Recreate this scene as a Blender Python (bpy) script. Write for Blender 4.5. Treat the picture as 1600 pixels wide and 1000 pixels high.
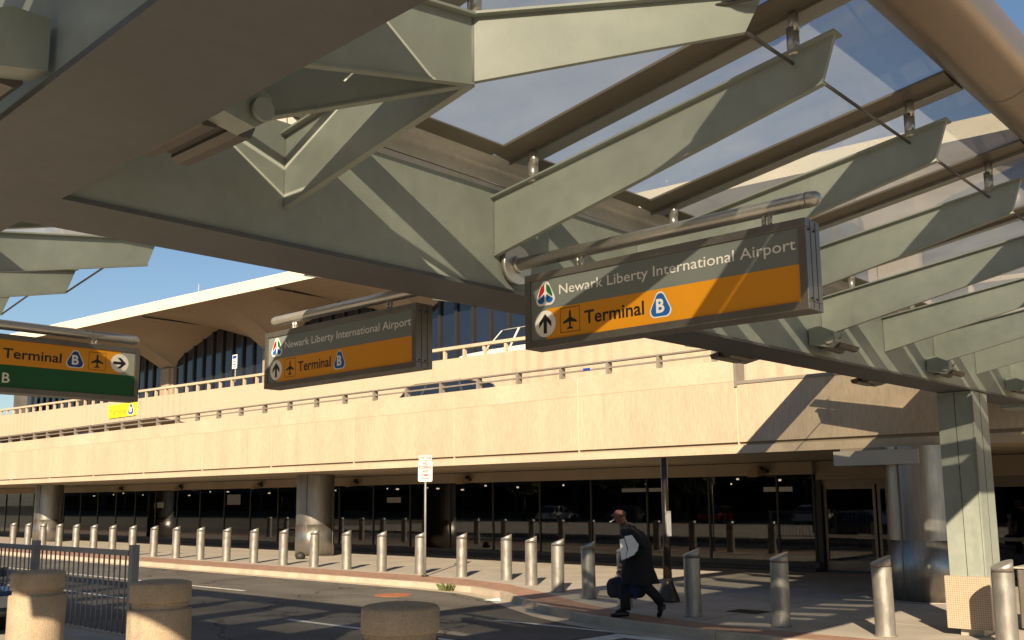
import bpy, bmesh, math, random
from mathutils import Vector, Matrix
random.seed(7)
R = math.radians
for o in list(bpy.data.objects): bpy.data.objects.remove(o)
sc = bpy.context.scene
col = sc.collection

# ------------------------------------------------------------------ camera
F = 1520.0; PITCH = math.atan((780 - 550) / F); YAW = R(42.2); ROLL = -0.009
cd = bpy.data.cameras.new('camera'); cam = bpy.data.objects.new('camera', cd); col.objects.link(cam)
cd.sensor_fit = 'HORIZONTAL'; cd.sensor_width = 36; cd.lens = 36 * F / 1600
cd.shift_y = 50 / 1600; cd.clip_start = 0.05; cd.clip_end = 3000
cam.matrix_world = (Matrix.Translation((0, 0, 1.9)) @ Matrix.Rotation(YAW, 4, 'Z') @
                    Matrix.Rotation(math.pi / 2 + PITCH, 4, 'X') @ Matrix.Rotation(ROLL, 4, 'Z'))
sc.camera = cam

# ------------------------------------------------------------------ sky and sun
SUNV = Vector((-1.09, 1.58, -1.0)).normalized()
EL = math.asin(-SUNV.z); AZ = math.atan2(-SUNV.x, -SUNV.y)
w = bpy.data.worlds.new('World'); sc.world = w; w.use_nodes = True
nt = w.node_tree; bg = nt.nodes['Background']
sky = nt.nodes.new('ShaderNodeTexSky'); sky.sky_type = 'NISHITA'; sky.sun_disc = False
sky.sun_elevation = EL; sky.sun_rotation = AZ; sky.altitude = 10
sky.air_density = 1.15; sky.dust_density = 0.3; sky.ozone_density = 3.2
nt.links.new(sky.outputs[0], bg.inputs[0]); bg.inputs[1].default_value = 0.05
sd = bpy.data.lights.new('sun', 'SUN'); sun = bpy.data.objects.new('sun', sd); col.objects.link(sun)
sc.cycles.diffuse_bounces = 2; sd.energy = 5.0; sd.angle = R(0.5); sd.color = (1.0, 0.81, 0.565)
sun.rotation_euler = SUNV.to_track_quat('-Z', 'Y').to_euler()
sc.view_settings.view_transform = 'Standard'; sc.view_settings.look = 'None'
sc.view_settings.exposure = 1.08; sc.view_settings.gamma = 1.0; sc.view_settings.use_curve_mapping = False

# ------------------------------------------------------------------ materials
def mat(name, c, rough=.7, metal=0, var=.12, scale=3.0, bump=0.0, bscale=60, stretch=(1, 1, 1), tint=None, spec=.5, coat=0, fine=0.0, fscale=150):
    c = tuple(x * .84 for x in c); tint = tint and tuple(x * .84 for x in tint)
    m = bpy.data.materials.new(name); m.use_nodes = True
    n = m.node_tree.nodes; l = m.node_tree.links; b = n['Principled BSDF']
    b.inputs['Roughness'].default_value = rough; b.inputs['Metallic'].default_value = metal
    b.inputs['Specular IOR Level'].default_value = spec
    b.inputs['Coat Weight'].default_value = coat
    g = n.new('ShaderNodeNewGeometry'); mp = n.new('ShaderNodeMapping'); mp.inputs['Scale'].default_value = stretch
    l.new(g.outputs['Position'], mp.inputs[0])
    t = n.new('ShaderNodeTexNoise'); t.inputs['Scale'].default_value = scale; t.inputs['Detail'].default_value = 6
    l.new(mp.outputs[0], t.inputs[0])
    r = n.new('ShaderNodeMapRange'); r.inputs[1].default_value = .3; r.inputs[2].default_value = .7
    l.new(t.outputs[0], r.inputs[0])
    mx = n.new('ShaderNodeMix'); mx.data_type = 'RGBA'; l.new(r.outputs[0], mx.inputs[0])
    t2 = tint or c
    mx.inputs[6].default_value = (*[x * (1 - var) for x in c], 1); mx.inputs[7].default_value = (*[min(1, x * (1 + var)) for x in t2], 1)
    out = mx.outputs[2]
    if fine:
        t3 = n.new('ShaderNodeTexNoise'); t3.inputs['Scale'].default_value = fscale; t3.inputs['Detail'].default_value = 2
        l.new(mp.outputs[0], t3.inputs[0])
        r3 = n.new('ShaderNodeMapRange'); r3.inputs[1].default_value = .3; r3.inputs[2].default_value = .7
        r3.inputs[3].default_value = 1 - fine; r3.inputs[4].default_value = 1 + fine
        l.new(t3.outputs[0], r3.inputs[0])
        vm = n.new('ShaderNodeVectorMath'); vm.operation = 'SCALE'; l.new(out, vm.inputs[0]); l.new(r3.outputs[0], vm.inputs['Scale'])
        out = vm.outputs[0]
    l.new(out, b.inputs['Base Color'])
    if bump:
        tb = n.new('ShaderNodeTexNoise'); tb.inputs['Scale'].default_value = bscale; tb.inputs['Detail'].default_value = 4
        l.new(mp.outputs[0], tb.inputs[0])
        bp = n.new('ShaderNodeBump'); bp.inputs['Strength'].default_value = bump; bp.inputs['Distance'].default_value = .02
        l.new(tb.outputs[0], bp.inputs['Height']); l.new(bp.outputs[0], b.inputs['Normal'])
    return m

def roughvar(m, lo, hi, scale, stretch):
    n = m.node_tree.nodes; l = m.node_tree.links; b = n['Principled BSDF']
    g = n.new('ShaderNodeNewGeometry'); mp = n.new('ShaderNodeMapping'); mp.inputs['Scale'].default_value = stretch
    l.new(g.outputs['Position'], mp.inputs[0])
    t = n.new('ShaderNodeTexNoise'); t.inputs['Scale'].default_value = scale; t.inputs['Detail'].default_value = 5
    l.new(mp.outputs[0], t.inputs[0])
    r = n.new('ShaderNodeMapRange'); r.inputs[1].default_value = .3; r.inputs[2].default_value = .7
    r.inputs[3].default_value = lo; r.inputs[4].default_value = hi
    l.new(t.outputs[0], r.inputs[0]); l.new(r.outputs[0], b.inputs['Roughness'])
    return m

GREEN = mat('sage_paint', (.31, .345, .305), .42, 0, .13, 1.3, .04, 120, spec=.45, fine=.05, fscale=9)
GREENB = mat('shaded_sage_paint', (.095, .10, .105), .5, 0, .1, 1.2, .05, 90, fine=.06, fscale=12)  # same sage paint, darkened to put the underside shade into the colour
STEEL = roughvar(mat('brushed_steel', (.40, .38, .35), .36, .9, .12, 2.5, .03, 40, (8, 8, 1), fine=.06, fscale=30), .28, .46, 3, (1, 1, 1))
STEELB = roughvar(mat('polished_tube_steel', (.62, .60, .55), .3, .7, .08, 2.5, fine=.05, fscale=30), .24, .38, 3, (1, 1, 1))
BOLL = roughvar(mat('bollard_steel', (.44, .425, .39), .42, .75, .14, 6, .05, 70, (5, 5, 1), fine=.08, fscale=60), .34, .55, 5, (1, 1, 1))
CLAD = roughvar(mat('stainless_cladding', (.76, .74, .68), .36, .2, .08, 1.5, fine=.05, fscale=20), .26, .4, 2, (1, 1, 1))
GUTTER = mat('copper_tone_metal', (.33, .26, .205), .34, .6, .06, .8, fine=.03, fscale=10)
FRAME = mat('sign_frame_aluminium', (.25, .235, .215), .4, .75, .1, 4, fine=.06, fscale=40)
MULL = mat('bronze_glazing_bar', (.21, .185, .145), .45, .3, .1, 2)
MULLG = mat('grey_glazing_bar', (.36, .36, .34), .4, .35, .1, 2)
RUB = mat('dark_gasket', (.02, .018, .016), .6)
CONC = mat('tan_precast_concrete', (.52, .415, .30), .88, 0, .08, 1.5, .35, 45, (1, 1, .14), spec=.25, fine=.09, fscale=38)
CONC2 = mat('tan_ramp_concrete', (.53, .43, .315), .9, 0, .12, .55, .2, 30, (1, 1, .5), spec=.25, fine=.06, fscale=18)
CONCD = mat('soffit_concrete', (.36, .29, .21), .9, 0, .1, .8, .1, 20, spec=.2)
JOINT = mat('pale_joint_sealant', (.62, .52, .38), .8)
ROOFW = mat('cream_roof_edge', (.80, .72, .55), .7, 0, .04, .6)
SHELL = mat('roof_shell_concrete', (.37, .295, .225), .85, 0, .08, .35, .05, 4, spec=.2)
RAILM = mat('grey_rail_metal', (.30, .26, .22), .6, .3, .12, 5)
ASPH = mat('asphalt', (.125, .115, .10), .9, 0, .24, .8, .4, 120, (.4, 1, 1), spec=.25, fine=.28, fscale=55)
PAVE = mat('pale_concrete_paving', (.39, .355, .305), .92, 0, .12, 1.1, .15, 80, spec=.2, fine=.08, fscale=45)
KERBM = mat('kerb_concrete', (.47, .40, .31), .9, 0, .16, 2.2, .2, 60, spec=.2, fine=.1, fscale=40)
def add_cracks(m):
    n = m.node_tree.nodes; l = m.node_tree.links; b = n['Principled BSDF']; src = b.inputs['Base Color'].links[0].from_socket
    g = n.new('ShaderNodeNewGeometry'); wn = n.new('ShaderNodeTexNoise'); wn.inputs['Scale'].default_value = 1.3; wn.inputs['Detail'].default_value = 4; l.new(g.outputs['Position'], wn.inputs[0])
    ad = n.new('ShaderNodeVectorMath'); ad.operation = 'ADD'; l.new(g.outputs['Position'], ad.inputs[0]); l.new(wn.outputs['Color'], ad.inputs[1])
    v = n.new('ShaderNodeTexVoronoi'); v.feature = 'DISTANCE_TO_EDGE'; v.inputs['Scale'].default_value = .33; l.new(ad.outputs[0], v.inputs[0])
    r = n.new('ShaderNodeMapRange'); r.inputs[1].default_value = .004; r.inputs[2].default_value = .011; r.inputs[3].default_value = .35; r.inputs[4].default_value = 1; l.new(v.outputs['Distance'], r.inputs[0])
    t = n.new('ShaderNodeTexNoise'); t.inputs['Scale'].default_value = .5; l.new(g.outputs['Position'], t.inputs[0]); q = n.new('ShaderNodeMapRange'); q.inputs[1].default_value = .6; q.inputs[2].default_value = .72; q.inputs[3].default_value = 1; q.inputs[4].default_value = .68; l.new(t.outputs[0], q.inputs[0])
    mm = n.new('ShaderNodeMath'); mm.operation = 'MULTIPLY'; l.new(r.outputs[0], mm.inputs[0]); l.new(q.outputs[0], mm.inputs[1])
    vm = n.new('ShaderNodeVectorMath'); vm.operation = 'SCALE'; l.new(src, vm.inputs[0]); l.new(mm.outputs[0], vm.inputs['Scale']); l.new(vm.outputs[0], b.inputs['Base Color'])
def add_streaks(m, sx, lo, hi, dark):
    n = m.node_tree.nodes; l = m.node_tree.links; b = n['Principled BSDF']; src = b.inputs['Base Color'].links[0].from_socket
    g = n.new('ShaderNodeNewGeometry'); mp = n.new('ShaderNodeMapping'); mp.inputs['Scale'].default_value = sx; l.new(g.outputs['Position'], mp.inputs[0])
    t = n.new('ShaderNodeTexNoise'); t.inputs['Scale'].default_value = 1; t.inputs['Detail'].default_value = 5; t.inputs['Roughness'].default_value = .65; l.new(mp.outputs[0], t.inputs[0])
    r = n.new('ShaderNodeMapRange'); r.inputs[1].default_value = lo; r.inputs[2].default_value = hi; r.inputs[3].default_value = 1; r.inputs[4].default_value = dark; l.new(t.outputs[0], r.inputs[0])
    vm = n.new('ShaderNodeVectorMath'); vm.operation = 'SCALE'; l.new(src, vm.inputs[0]); l.new(r.outputs[0], vm.inputs['Scale']); l.new(vm.outputs[0], b.inputs['Base Color'])
PAINT = mat('worn_white_road_paint', (.62, .6, .55), .8, 0, .2, 6, fine=.18, fscale=30)
GROUND = mat('dry_ground', (.12, .11, .075), .95, 0, .25, .2)
AGG = mat('exposed_aggregate_concrete', (.44, .345, .245), .92, 0, .10, 5, .6, 110, spec=.2, fine=.17, fscale=75)
FENCEM = mat('galvanised_rail_paint', (.26, .265, .27), .5, .2, .12, 6)
BLACKM = mat('dark_bronze_paint', (.045, .03, .022), .32, .2, .15, 5)
DARK = mat('dark_frame', (.03, .028, .026), .4, .2, .1, 3)
DOORM = mat('door_aluminium', (.30, .25, .20), .35, .8, .08, 4)
PLINTH = mat('dark_granite_plinth', (.055, .05, .046), .4, 0, .2, 6)
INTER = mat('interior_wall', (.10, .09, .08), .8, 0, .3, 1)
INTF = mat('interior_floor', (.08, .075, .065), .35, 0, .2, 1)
WOODM = mat('amber_wood_counter', (.42, .20, .05), .45, 0, .15, 4)
SLABM = mat('pale_painted_metal', (.46, .43, .37), .5, .1, .05, 2)
RUST = mat('rusty_iron', (.34, .12, .05), .85, 0, .25, 9, fine=.15, fscale=50)
GRATE = mat('cast_iron_grate', (.04, .037, .035), .6, .4, .2, 9)
WEED = mat('weed_green', (.10, .13, .03), .7, 0, .4, 40)
PAPER = mat('white_paper', (.92, .91, .88), .7, 0, .04, 6)
LAMPM = mat('beige_lamp_housing', (.36, .25, .14), .5, .1, .1, 6)
TROUGH = mat('bronze_trough_metal', (.16, .145, .13), .38, .6, .1, 4)
CLOTH = mat('black_cloth', (.004, .004, .005), .85, 0, .3, 14, .3, 60)
TROUS = mat('charcoal_trousers', (.006, .006, .008), .85, 0, .3, 14, .2, 60)
SKIN = mat('dark_brown_skin', (.23, .095, .058), .5, 0, .12, 20)
HAIR = mat('black_hair', (.01, .008, .007), .8)
BAGK = mat('black_nylon', (.012, .013, .02), .6, 0, .2, 10)
BAGB = mat('blue_nylon', (.01, .02, .22), .6, 0, .2, 10)
SHOE = mat('black_leather', (.015, .012, .01), .35)
TYRE = mat('tyre_rubber', (.02, .02, .02), .85)
RIM = mat('wheel_rim', (.4, .4, .4), .35, .8)
CWHITE = mat('white_car_paint', (.72, .70, .64), .3, 0, .02, 2, coat=.6)
CDARK = mat('dark_grey_car_paint', (.07, .075, .085), .25, .3, .05, 2, coat=.8)
CBLUE = mat('blue_car_paint', (.02, .06, .30), .28, .2, .05, 2, coat=.8)
CNAVY = mat('slate_blue_car_paint', (.06, .07, .11), .25, .4, .05, 2, coat=.8)
CRED = mat('red_car_paint', (.30, .02, .015), .3, .1, .05, 2, coat=.8)
REDL = mat('tail_lamp_red', (.35, .01, .01), .3)
HEADL = mat('head_lamp_clear', (.7, .7, .7), .15, .3)
GARC = mat('garage_concrete', (.035, .032, .028), .9, 0, .15, .5)
BARK = mat('bark', (.05, .038, .028), .9, 0, .3, 4)
LEAF = mat('leaf', (.05, .065, .02), .7, 0, .4, 6)
# sign colours
SG = mat('sign_grey', (.20, .228, .218), .45, 0, .02, 4)
add_streaks(SG, (5, 5, 1.2), .58, .75, .84); SGP = mat('sign_pale_grey', (.36, .38, .34), .45, 0, .02, 4)
SO = mat('sign_orange', (.80, .33, .012), .45, 0, .02, 4)
SGR = mat('sign_green', (.005, .10, .03), .45, 0, .03, 4)
SWP = mat('sign_white_plate', (.62, .61, .57), .5, 0, .04, 4)
SW = mat('sign_white', (.90, .89, .84), .5, 0, .02, 4)
SK = mat('sign_black', (.015, .013, .02), .5)
SB = mat('sign_blue', (.01, .13, .50), .5)
SB2 = mat('sign_deep_blue', (.01, .05, .30), .5)
SR = mat('sign_red', (.45, .01, .02), .5)
SGN = mat('sign_leaf_green', (.01, .16, .04), .5)
SY = mat('sign_yellow', (.85, .72, .01), .5)

add_cracks(ASPH); add_streaks(CONC, (3.2, 3.2, .22), .60, .76, .84); add_streaks(CONC2, (4, 4, .5), .6, .74, .84)
add_streaks(GREEN, (2.2, 2.2, .5), .60, .76, .78); add_streaks(PAVE, (1.3, 1.3, 1.3), .58, .68, .86); add_streaks(BOLL, (14, 14, 2.5), .60, .72, .72)
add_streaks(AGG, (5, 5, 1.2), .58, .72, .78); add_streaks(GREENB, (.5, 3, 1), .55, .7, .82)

def pave_joint_brick():
    m = mat('red_brick_paving', (.30, .185, .13), .9, 0, .14, 1.5, .2, 60, spec=.2)
    n = m.node_tree.nodes; l = m.node_tree.links; b = n['Principled BSDF']
    g = n.new('ShaderNodeNewGeometry'); br = n.new('ShaderNodeTexBrick'); br.inputs['Scale'].default_value = 1
    br.inputs['Brick Width'].default_value = .2; br.inputs['Row Height'].default_value = .1; br.inputs['Mortar Size'].default_value = .006
    br.inputs['Color1'].default_value = (.34, .20, .14, 1); br.inputs['Color2'].default_value = (.25, .15, .11, 1); br.inputs['Mortar'].default_value = (.2, .16, .12, 1)
    l.new(g.outputs['Position'], br.inputs[0]); l.new(br.outputs[0], b.inputs['Base Color'])
    return m
BRICK = pave_joint_brick()

def perforated():
    m = mat('perforated_tan_casing', (.48, .38, .27), .6, .2, .05, 3)
    n = m.node_tree.nodes; l = m.node_tree.links; b = n['Principled BSDF']
    g = n.new('ShaderNodeNewGeometry'); v = n.new('ShaderNodeTexVoronoi'); v.inputs['Scale'].default_value = 34; v.inputs['Randomness'].default_value = .1
    l.new(g.outputs['Position'], v.inputs[0])
    r = n.new('ShaderNodeMapRange'); r.inputs[1].default_value = .2; r.inputs[2].default_value = .4; l.new(v.outputs['Distance'], r.inputs[0])
    mx = n.new('ShaderNodeMix'); mx.data_type = 'RGBA'; l.new(r.outputs[0], mx.inputs[0])
    mx.inputs[6].default_value = (.24, .18, .125, 1); mx.inputs[7].default_value = (.50, .40, .29, 1)
    l.new(mx.outputs[2], b.inputs['Base Color']); return m
PERF = perforated()

def stained():
    m = bpy.data.materials.new('weathered_ramp_concrete'); m.use_nodes = True
    n = m.node_tree.nodes; l = m.node_tree.links; b = n['Principled BSDF']; b.inputs['Roughness'].default_value = .9
    b.inputs['Specular IOR Level'].default_value = .2
    g = n.new('ShaderNodeNewGeometry'); sx = n.new('ShaderNodeSeparateXYZ'); l.new(g.outputs['Position'], sx.inputs[0])
    # vertical water stains hanging below the parapet top, in patches along the wall
    wv = n.new('ShaderNodeTexWave'); wv.wave_type = 'BANDS'; wv.bands_direction = 'X'; wv.inputs['Scale'].default_value = .55; wv.inputs['Distortion'].default_value = 1.5
    wv.inputs['Detail'].default_value = 3; wv.inputs['Detail Scale'].default_value = 2.0
    mp = n.new('ShaderNodeMapping'); mp.inputs['Scale'].default_value = (1, 1, .25); l.new(g.outputs['Position'], mp.inputs[0]); l.new(mp.outputs[0], wv.inputs[0])
    n1 = n.new('ShaderNodeTexNoise'); n1.inputs['Scale'].default_value = .12; n1.inputs['Detail'].default_value = 1; l.new(g.outputs['Position'], n1.inputs[0])
    r1 = n.new('ShaderNodeMapRange'); r1.inputs[1].default_value = .48; r1.inputs[2].default_value = .6; l.new(n1.outputs[0], r1.inputs[0])
    r2 = n.new('ShaderNodeMapRange'); r2.inputs[1].default_value = .45; r2.inputs[2].default_value = .8; l.new(wv.outputs['Fac'], r2.inputs[0])
    ml = n.new('ShaderNodeMath'); ml.operation = 'MULTIPLY'; l.new(r1.outputs[0], ml.inputs[0]); l.new(r2.outputs[0], ml.inputs[1])
    n2 = n.new('ShaderNodeTexNoise'); n2.inputs['Scale'].default_value = 2; n2.inputs['Detail'].default_value = 7; l.new(g.outputs['Position'], n2.inputs[0])
    m2 = n.new('ShaderNodeMath'); m2.operation = 'MULTIPLY'; l.new(ml.outputs[0], m2.inputs[0]); l.new(n2.outputs[0], m2.inputs[1])
    mx = n.new('ShaderNodeMix'); mx.data_type = 'RGBA'; l.new(m2.outputs[0], mx.inputs[0])
    mx.inputs[6].default_value = (.445, .36, .265, 1); mx.inputs[7].default_value = (.33, .27, .20, 1)
    n3 = n.new('ShaderNodeTexNoise'); n3.inputs['Scale'].default_value = 11; n3.inputs['Detail'].default_value = 6; l.new(g.outputs['Position'], n3.inputs[0])
    r3 = n.new('ShaderNodeMapRange'); r3.inputs[3].default_value = .86; r3.inputs[4].default_value = 1.12; l.new(n3.outputs[0], r3.inputs[0])
    vm = n.new('ShaderNodeVectorMath'); vm.operation = 'SCALE'; l.new(mx.outputs[2], vm.inputs[0]); l.new(r3.outputs[0], vm.inputs['Scale'])
    l.new(vm.outputs[0], b.inputs['Base Color']); return m
STAIN = stained()

def glass(name, tint, refl, diff, dcol=(.5, .55, .55), rough=0.02, ior=1.5):
    m = bpy.data.materials.new(name); m.use_nodes = True
    n = m.node_tree.nodes; l = m.node_tree.links; n.remove(n['Principled BSDF']); out = n['Material Output']
    tr = n.new('ShaderNodeBsdfTransparent'); tr.inputs[0].default_value = (*tint, 1)
    gl = n.new('ShaderNodeBsdfGlossy'); gl.inputs['Roughness'].default_value = rough; gl.inputs[0].default_value = (refl, refl, refl, 1)
    fr = n.new('ShaderNodeFresnel'); gb = n.new('ShaderNodeNewGeometry'); ri = n.new('ShaderNodeMapRange')   # same reflectance from either side of the sheet
    ri.inputs[3].default_value = ior; ri.inputs[4].default_value = 1 / ior; l.new(gb.outputs['Backfacing'], ri.inputs[0]); l.new(ri.outputs[0], fr.inputs[0])
    m1 = n.new('ShaderNodeMixShader'); l.new(fr.outputs[0], m1.inputs[0]); l.new(tr.outputs[0], m1.inputs[1]); l.new(gl.outputs[0], m1.inputs[2])
    if diff:
        df = n.new('ShaderNodeBsdfDiffuse'); df.inputs[0].default_value = (*dcol, 1)
        tl = n.new('ShaderNodeBsdfTranslucent'); tl.inputs[0].default_value = (*dcol, 1)
        a = n.new('ShaderNodeMixShader'); a.inputs[0].default_value = .5; l.new(df.outputs[0], a.inputs[1]); l.new(tl.outputs[0], a.inputs[2])
        g = n.new('ShaderNodeNewGeometry'); t = n.new('ShaderNodeTexNoise'); t.inputs['Scale'].default_value = 1.2; t.inputs['Detail'].default_value = 6
        l.new(g.outputs['Position'], t.inputs[0]); r = n.new('ShaderNodeMapRange'); r.inputs[1].default_value = .3; r.inputs[2].default_value = .7
        r.inputs[3].default_value = diff * .7; r.inputs[4].default_value = diff * 1.3; l.new(t.outputs[0], r.inputs[0])
        m2 = n.new('ShaderNodeMixShader'); l.new(r.outputs[0], m2.inputs[0]); l.new(m1.outputs[0], m2.inputs[1]); l.new(a.outputs[0], m2.inputs[2]); l.new(m2.outputs[0], out.inputs[0])
    else: l.new(m1.outputs[0], out.inputs[0])
    return m
ROOFGL = glass('dusty_canopy_glass', (.54, .56, .56), .6, .36, (.72, .77, .80), ior=1.4)
SHOPGL = glass('dark_storefront_glass', (.38, .38, .40), 1.0, 0, ior=1.75)
HALLGL = mat('blue_tinted_hall_glass', (.01, .014, .03), .08, 0, .2, .4, spec=.9)
CARGL = mat('car_glass', (.015, .02, .03), .05, 0, .1, 2, spec=.9)

# ------------------------------------------------------------------ helpers
def tag(o, label=None, cat=None, group=None, kind=None):
    if label: o['label'] = label
    if cat: o['category'] = cat
    if group: o['group'] = group
    if kind: o['kind'] = kind
    return o
def thing(name, label, cat, loc=(0, 0, 0), rz=0, group=None):
    o = bpy.data.objects.new(name, None); col.objects.link(o); o.location = loc; o.rotation_euler = (0, 0, rz)
    o.empty_display_size = .2
    return tag(o, label, cat, group)
WL = {}
def wloc(o):
    v = Vector((0, 0, 0))
    while o is not None: v += Vector(o.location); o = o.parent
    return v
class MB:
    def __init__(s): s.v = []; s.f = []; s.sm = []
    def add(s, vs, fs, smooth=False):
        k = len(s.v); s.v += [tuple(x) for x in vs]; s.f += [tuple(i + k for i in f) for f in fs]; s.sm += [smooth] * len(fs); return s
    def box(s, x0, x1, y0, y1, z0, z1):
        return s.add([(x0, y0, z0), (x1, y0, z0), (x1, y1, z0), (x0, y1, z0), (x0, y0, z1), (x1, y0, z1), (x1, y1, z1), (x0, y1, z1)],
                     [(0, 3, 2, 1), (4, 5, 6, 7), (0, 1, 5, 4), (1, 2, 6, 5), (2, 3, 7, 6), (3, 0, 4, 7)])
    def hexa(s, b, t):   # 4 bottom pts, 4 top pts
        return s.add(list(b) + list(t), [(0, 3, 2, 1), (4, 5, 6, 7), (0, 1, 5, 4), (1, 2, 6, 5), (2, 3, 7, 6), (3, 0, 4, 7)])
    def prism(s, pts, ext):  # polygon pts (3d) extruded by vector ext
        n = len(pts); e = Vector(ext); a = [Vector(p) for p in pts]
        return s.add(a + [p + e for p in a], [tuple(range(n))[::-1], tuple(range(n, 2 * n))] + [(i, (i + 1) % n, n + (i + 1) % n, n + i) for i in range(n)])
    def tube(s, pts, rs, n=12, cap=True, smooth=True, sq=1):
        pts = [Vector(p) for p in pts]
        if not hasattr(rs, '__len__'): rs = [rs] * len(pts)
        rings = []
        for i, p in enumerate(pts):
            d = (pts[min(i + 1, len(pts) - 1)] - pts[max(i - 1, 0)]).normalized()
            a = Vector((0, 0, 1)) if abs(d.z) < .9 else Vector((1, 0, 0))
            u = d.cross(a).normalized(); v = d.cross(u).normalized()
            rings.append([p + rs[i] * (u * math.cos(2 * math.pi * k / n) + v * sq * math.sin(2 * math.pi * k / n)) for k in range(n)])
        vs = [q for r in rings for q in r]
        fs = [(i * n + k, i * n + (k + 1) % n, (i + 1) * n + (k + 1) % n, (i + 1) * n + k) for i in range(len(pts) - 1) for k in range(n)]
        s.add(vs, fs, smooth)
        if cap:
            k = len(s.v) - len(vs)
            s.f += [tuple(k + j for j in range(n)), tuple(k + len(vs) - n + j for j in range(n))[::-1]]; s.sm += [False, False]
        return s
    def build(s, name, m, parent=None, origin=None):
        me = bpy.data.meshes.new(name)
        if origin is None: org = wloc(parent) if parent is not None else Vector((0, 0, 0))
        else: org = Vector(origin)
        me.from_pydata([tuple(Vector(v) - org) for v in s.v], [], s.f); me.materials.append(m)
        me.polygons.foreach_set('use_smooth', s.sm)
        bm = bmesh.new(); bm.from_mesh(me); bmesh.ops.recalc_face_normals(bm, faces=bm.faces); bm.to_mesh(me); bm.free()
        o = bpy.data.objects.new(name, me); col.objects.link(o)
        if parent is not None: o.parent = parent
        elif origin is not None: o.location = origin
        return o
def part(name, m, parent, fn, *a, **k):
    b = MB(); getattr(b, fn)(*a, **k); return b.build(name, m, parent)
def kids(o): return [c for c in bpy.data.objects if c.parent == o]
def copy_tree(o, parent=None):
    c = o.copy(); col.objects.link(c); c.parent = parent
    for ch in CH.get(o.name, None) or kids(o): copy_tree(ch, c)
    return c
CH = {}
def bevel(o, wd, seg=2):
    m = o.modifiers.new('b', 'BEVEL'); m.width = wd; m.segments = seg; m.limit_method = 'ANGLE'; m.angle_limit = R(40); return o
def clip(poly, a, b, c):  # keep a*x+b*y+c>=0
    out = []
    for i in range(len(poly)):
        p, q = poly[i], poly[(i + 1) % len(poly)]
        dp = a * p[0] + b * p[1] + c; dq = a * q[0] + b * q[1] + c
        if dp >= 0: out.append(p)
        if dp * dq < 0:
            t = dp / (dp - dq); out.append((p[0] + t * (q[0] - p[0]), p[1] + t * (q[1] - p[1])))
    return out
def text_mesh(s, x0, x1, base, cap, wt=.012):
    """verts (u,v) and faces of a string fitted between x0..x1 with baseline and cap height"""
    def raw(tx):
        c = bpy.data.curves.new('t', 'FONT'); c.body = tx; c.size = 1; c.offset = wt; c.resolution_u = 3
        o = bpy.data.objects.new('t', c); col.objects.link(o)
        bpy.context.view_layer.update()
        me = bpy.data.meshes.new_from_object(o.evaluated_get(bpy.context.evaluated_depsgraph_get()))
        v = [(p.co.x, p.co.y) for p in me.vertices]; f = [tuple(p.vertices) for p in me.polygons]
        bpy.data.objects.remove(o); bpy.data.curves.remove(c); bpy.data.meshes.remove(me); return v, f
    vN, _ = raw('N'); hN = max(p[1] for p in vN)
    v, f = raw(s)
    a = min(p[0] for p in v); b = max(p[0] for p in v); k = (x1 - x0) / (b - a)
    return [(x0 + (p[0] - a) * k, base + p[1] * cap / hN) for p in v], f
def rrect(x0, x1, y0, y1, r, n=5):
    p = []
    for cx, cy, a in ((x1 - r, y1 - r, 0), (x0 + r, y1 - r, 90), (x0 + r, y0 + r, 180), (x1 - r, y0 + r, 270)):
        for i in range(n + 1): t = R(a + 90 * i / n); p.append((cx + r * math.cos(t), cy + r * math.sin(t)))
    return p
def circle(cx, cy, r, n=28, sx=1): return [(cx + r * sx * math.cos(2 * math.pi * i / n), cy + r * math.sin(2 * math.pi * i / n)) for i in range(n)]
def guitar(cx, cy, wx, hy, n=36):   # rounded triangle, point up
    cs = [(0, .26, .22), (-.24, -.24, .24), (.24, -.24, .24)]; pts = []
    for i in range(n):
        t = 2 * math.pi * i / n + .001; d = Vector((math.cos(t), math.sin(t)))
        # support function hull
        best = max(cs, key=lambda c: c[0] * d.x + c[1] * d.y + c[2])
        pts.append((best[0] + best[2] * d.x, best[1] + best[2] * d.y))
    x = max(abs(p[0]) for p in pts); y0 = min(p[1] for p in pts); y1 = max(p[1] for p in pts)
    return [(cx + p[0] / x * wx / 2, cy + ((p[1] - y0) / (y1 - y0) - .5) * hy) for p in pts]
def arrow(cx, cy, s, rot=0):
    p = [(-.11, -.5), (.11, -.5), (.11, .12), (.40, -.2), (.40, .08), (0, .5), (-.40, .08), (-.40, -.2), (-.11, .12)]
    c, q = math.cos(rot), math.sin(rot)
    return [(cx + (x * c - y * q) * s, cy + (x * q + y * c) * s) for x, y in p]
def plane_icon(cx, cy, s):
    h = [(0, .5), (.05, .44), (.07, .34), (.07, .12), (.44, -.08), (.44, -.18), (.07, -.10), (.05, -.34), (.19, -.44), (.19, -.5), (0, -.46)]
    p = h + [(-x, y) for x, y in h[-2:0:-1]]
    return [(cx + x * s, cy + y * s) for x, y in p]

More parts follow.
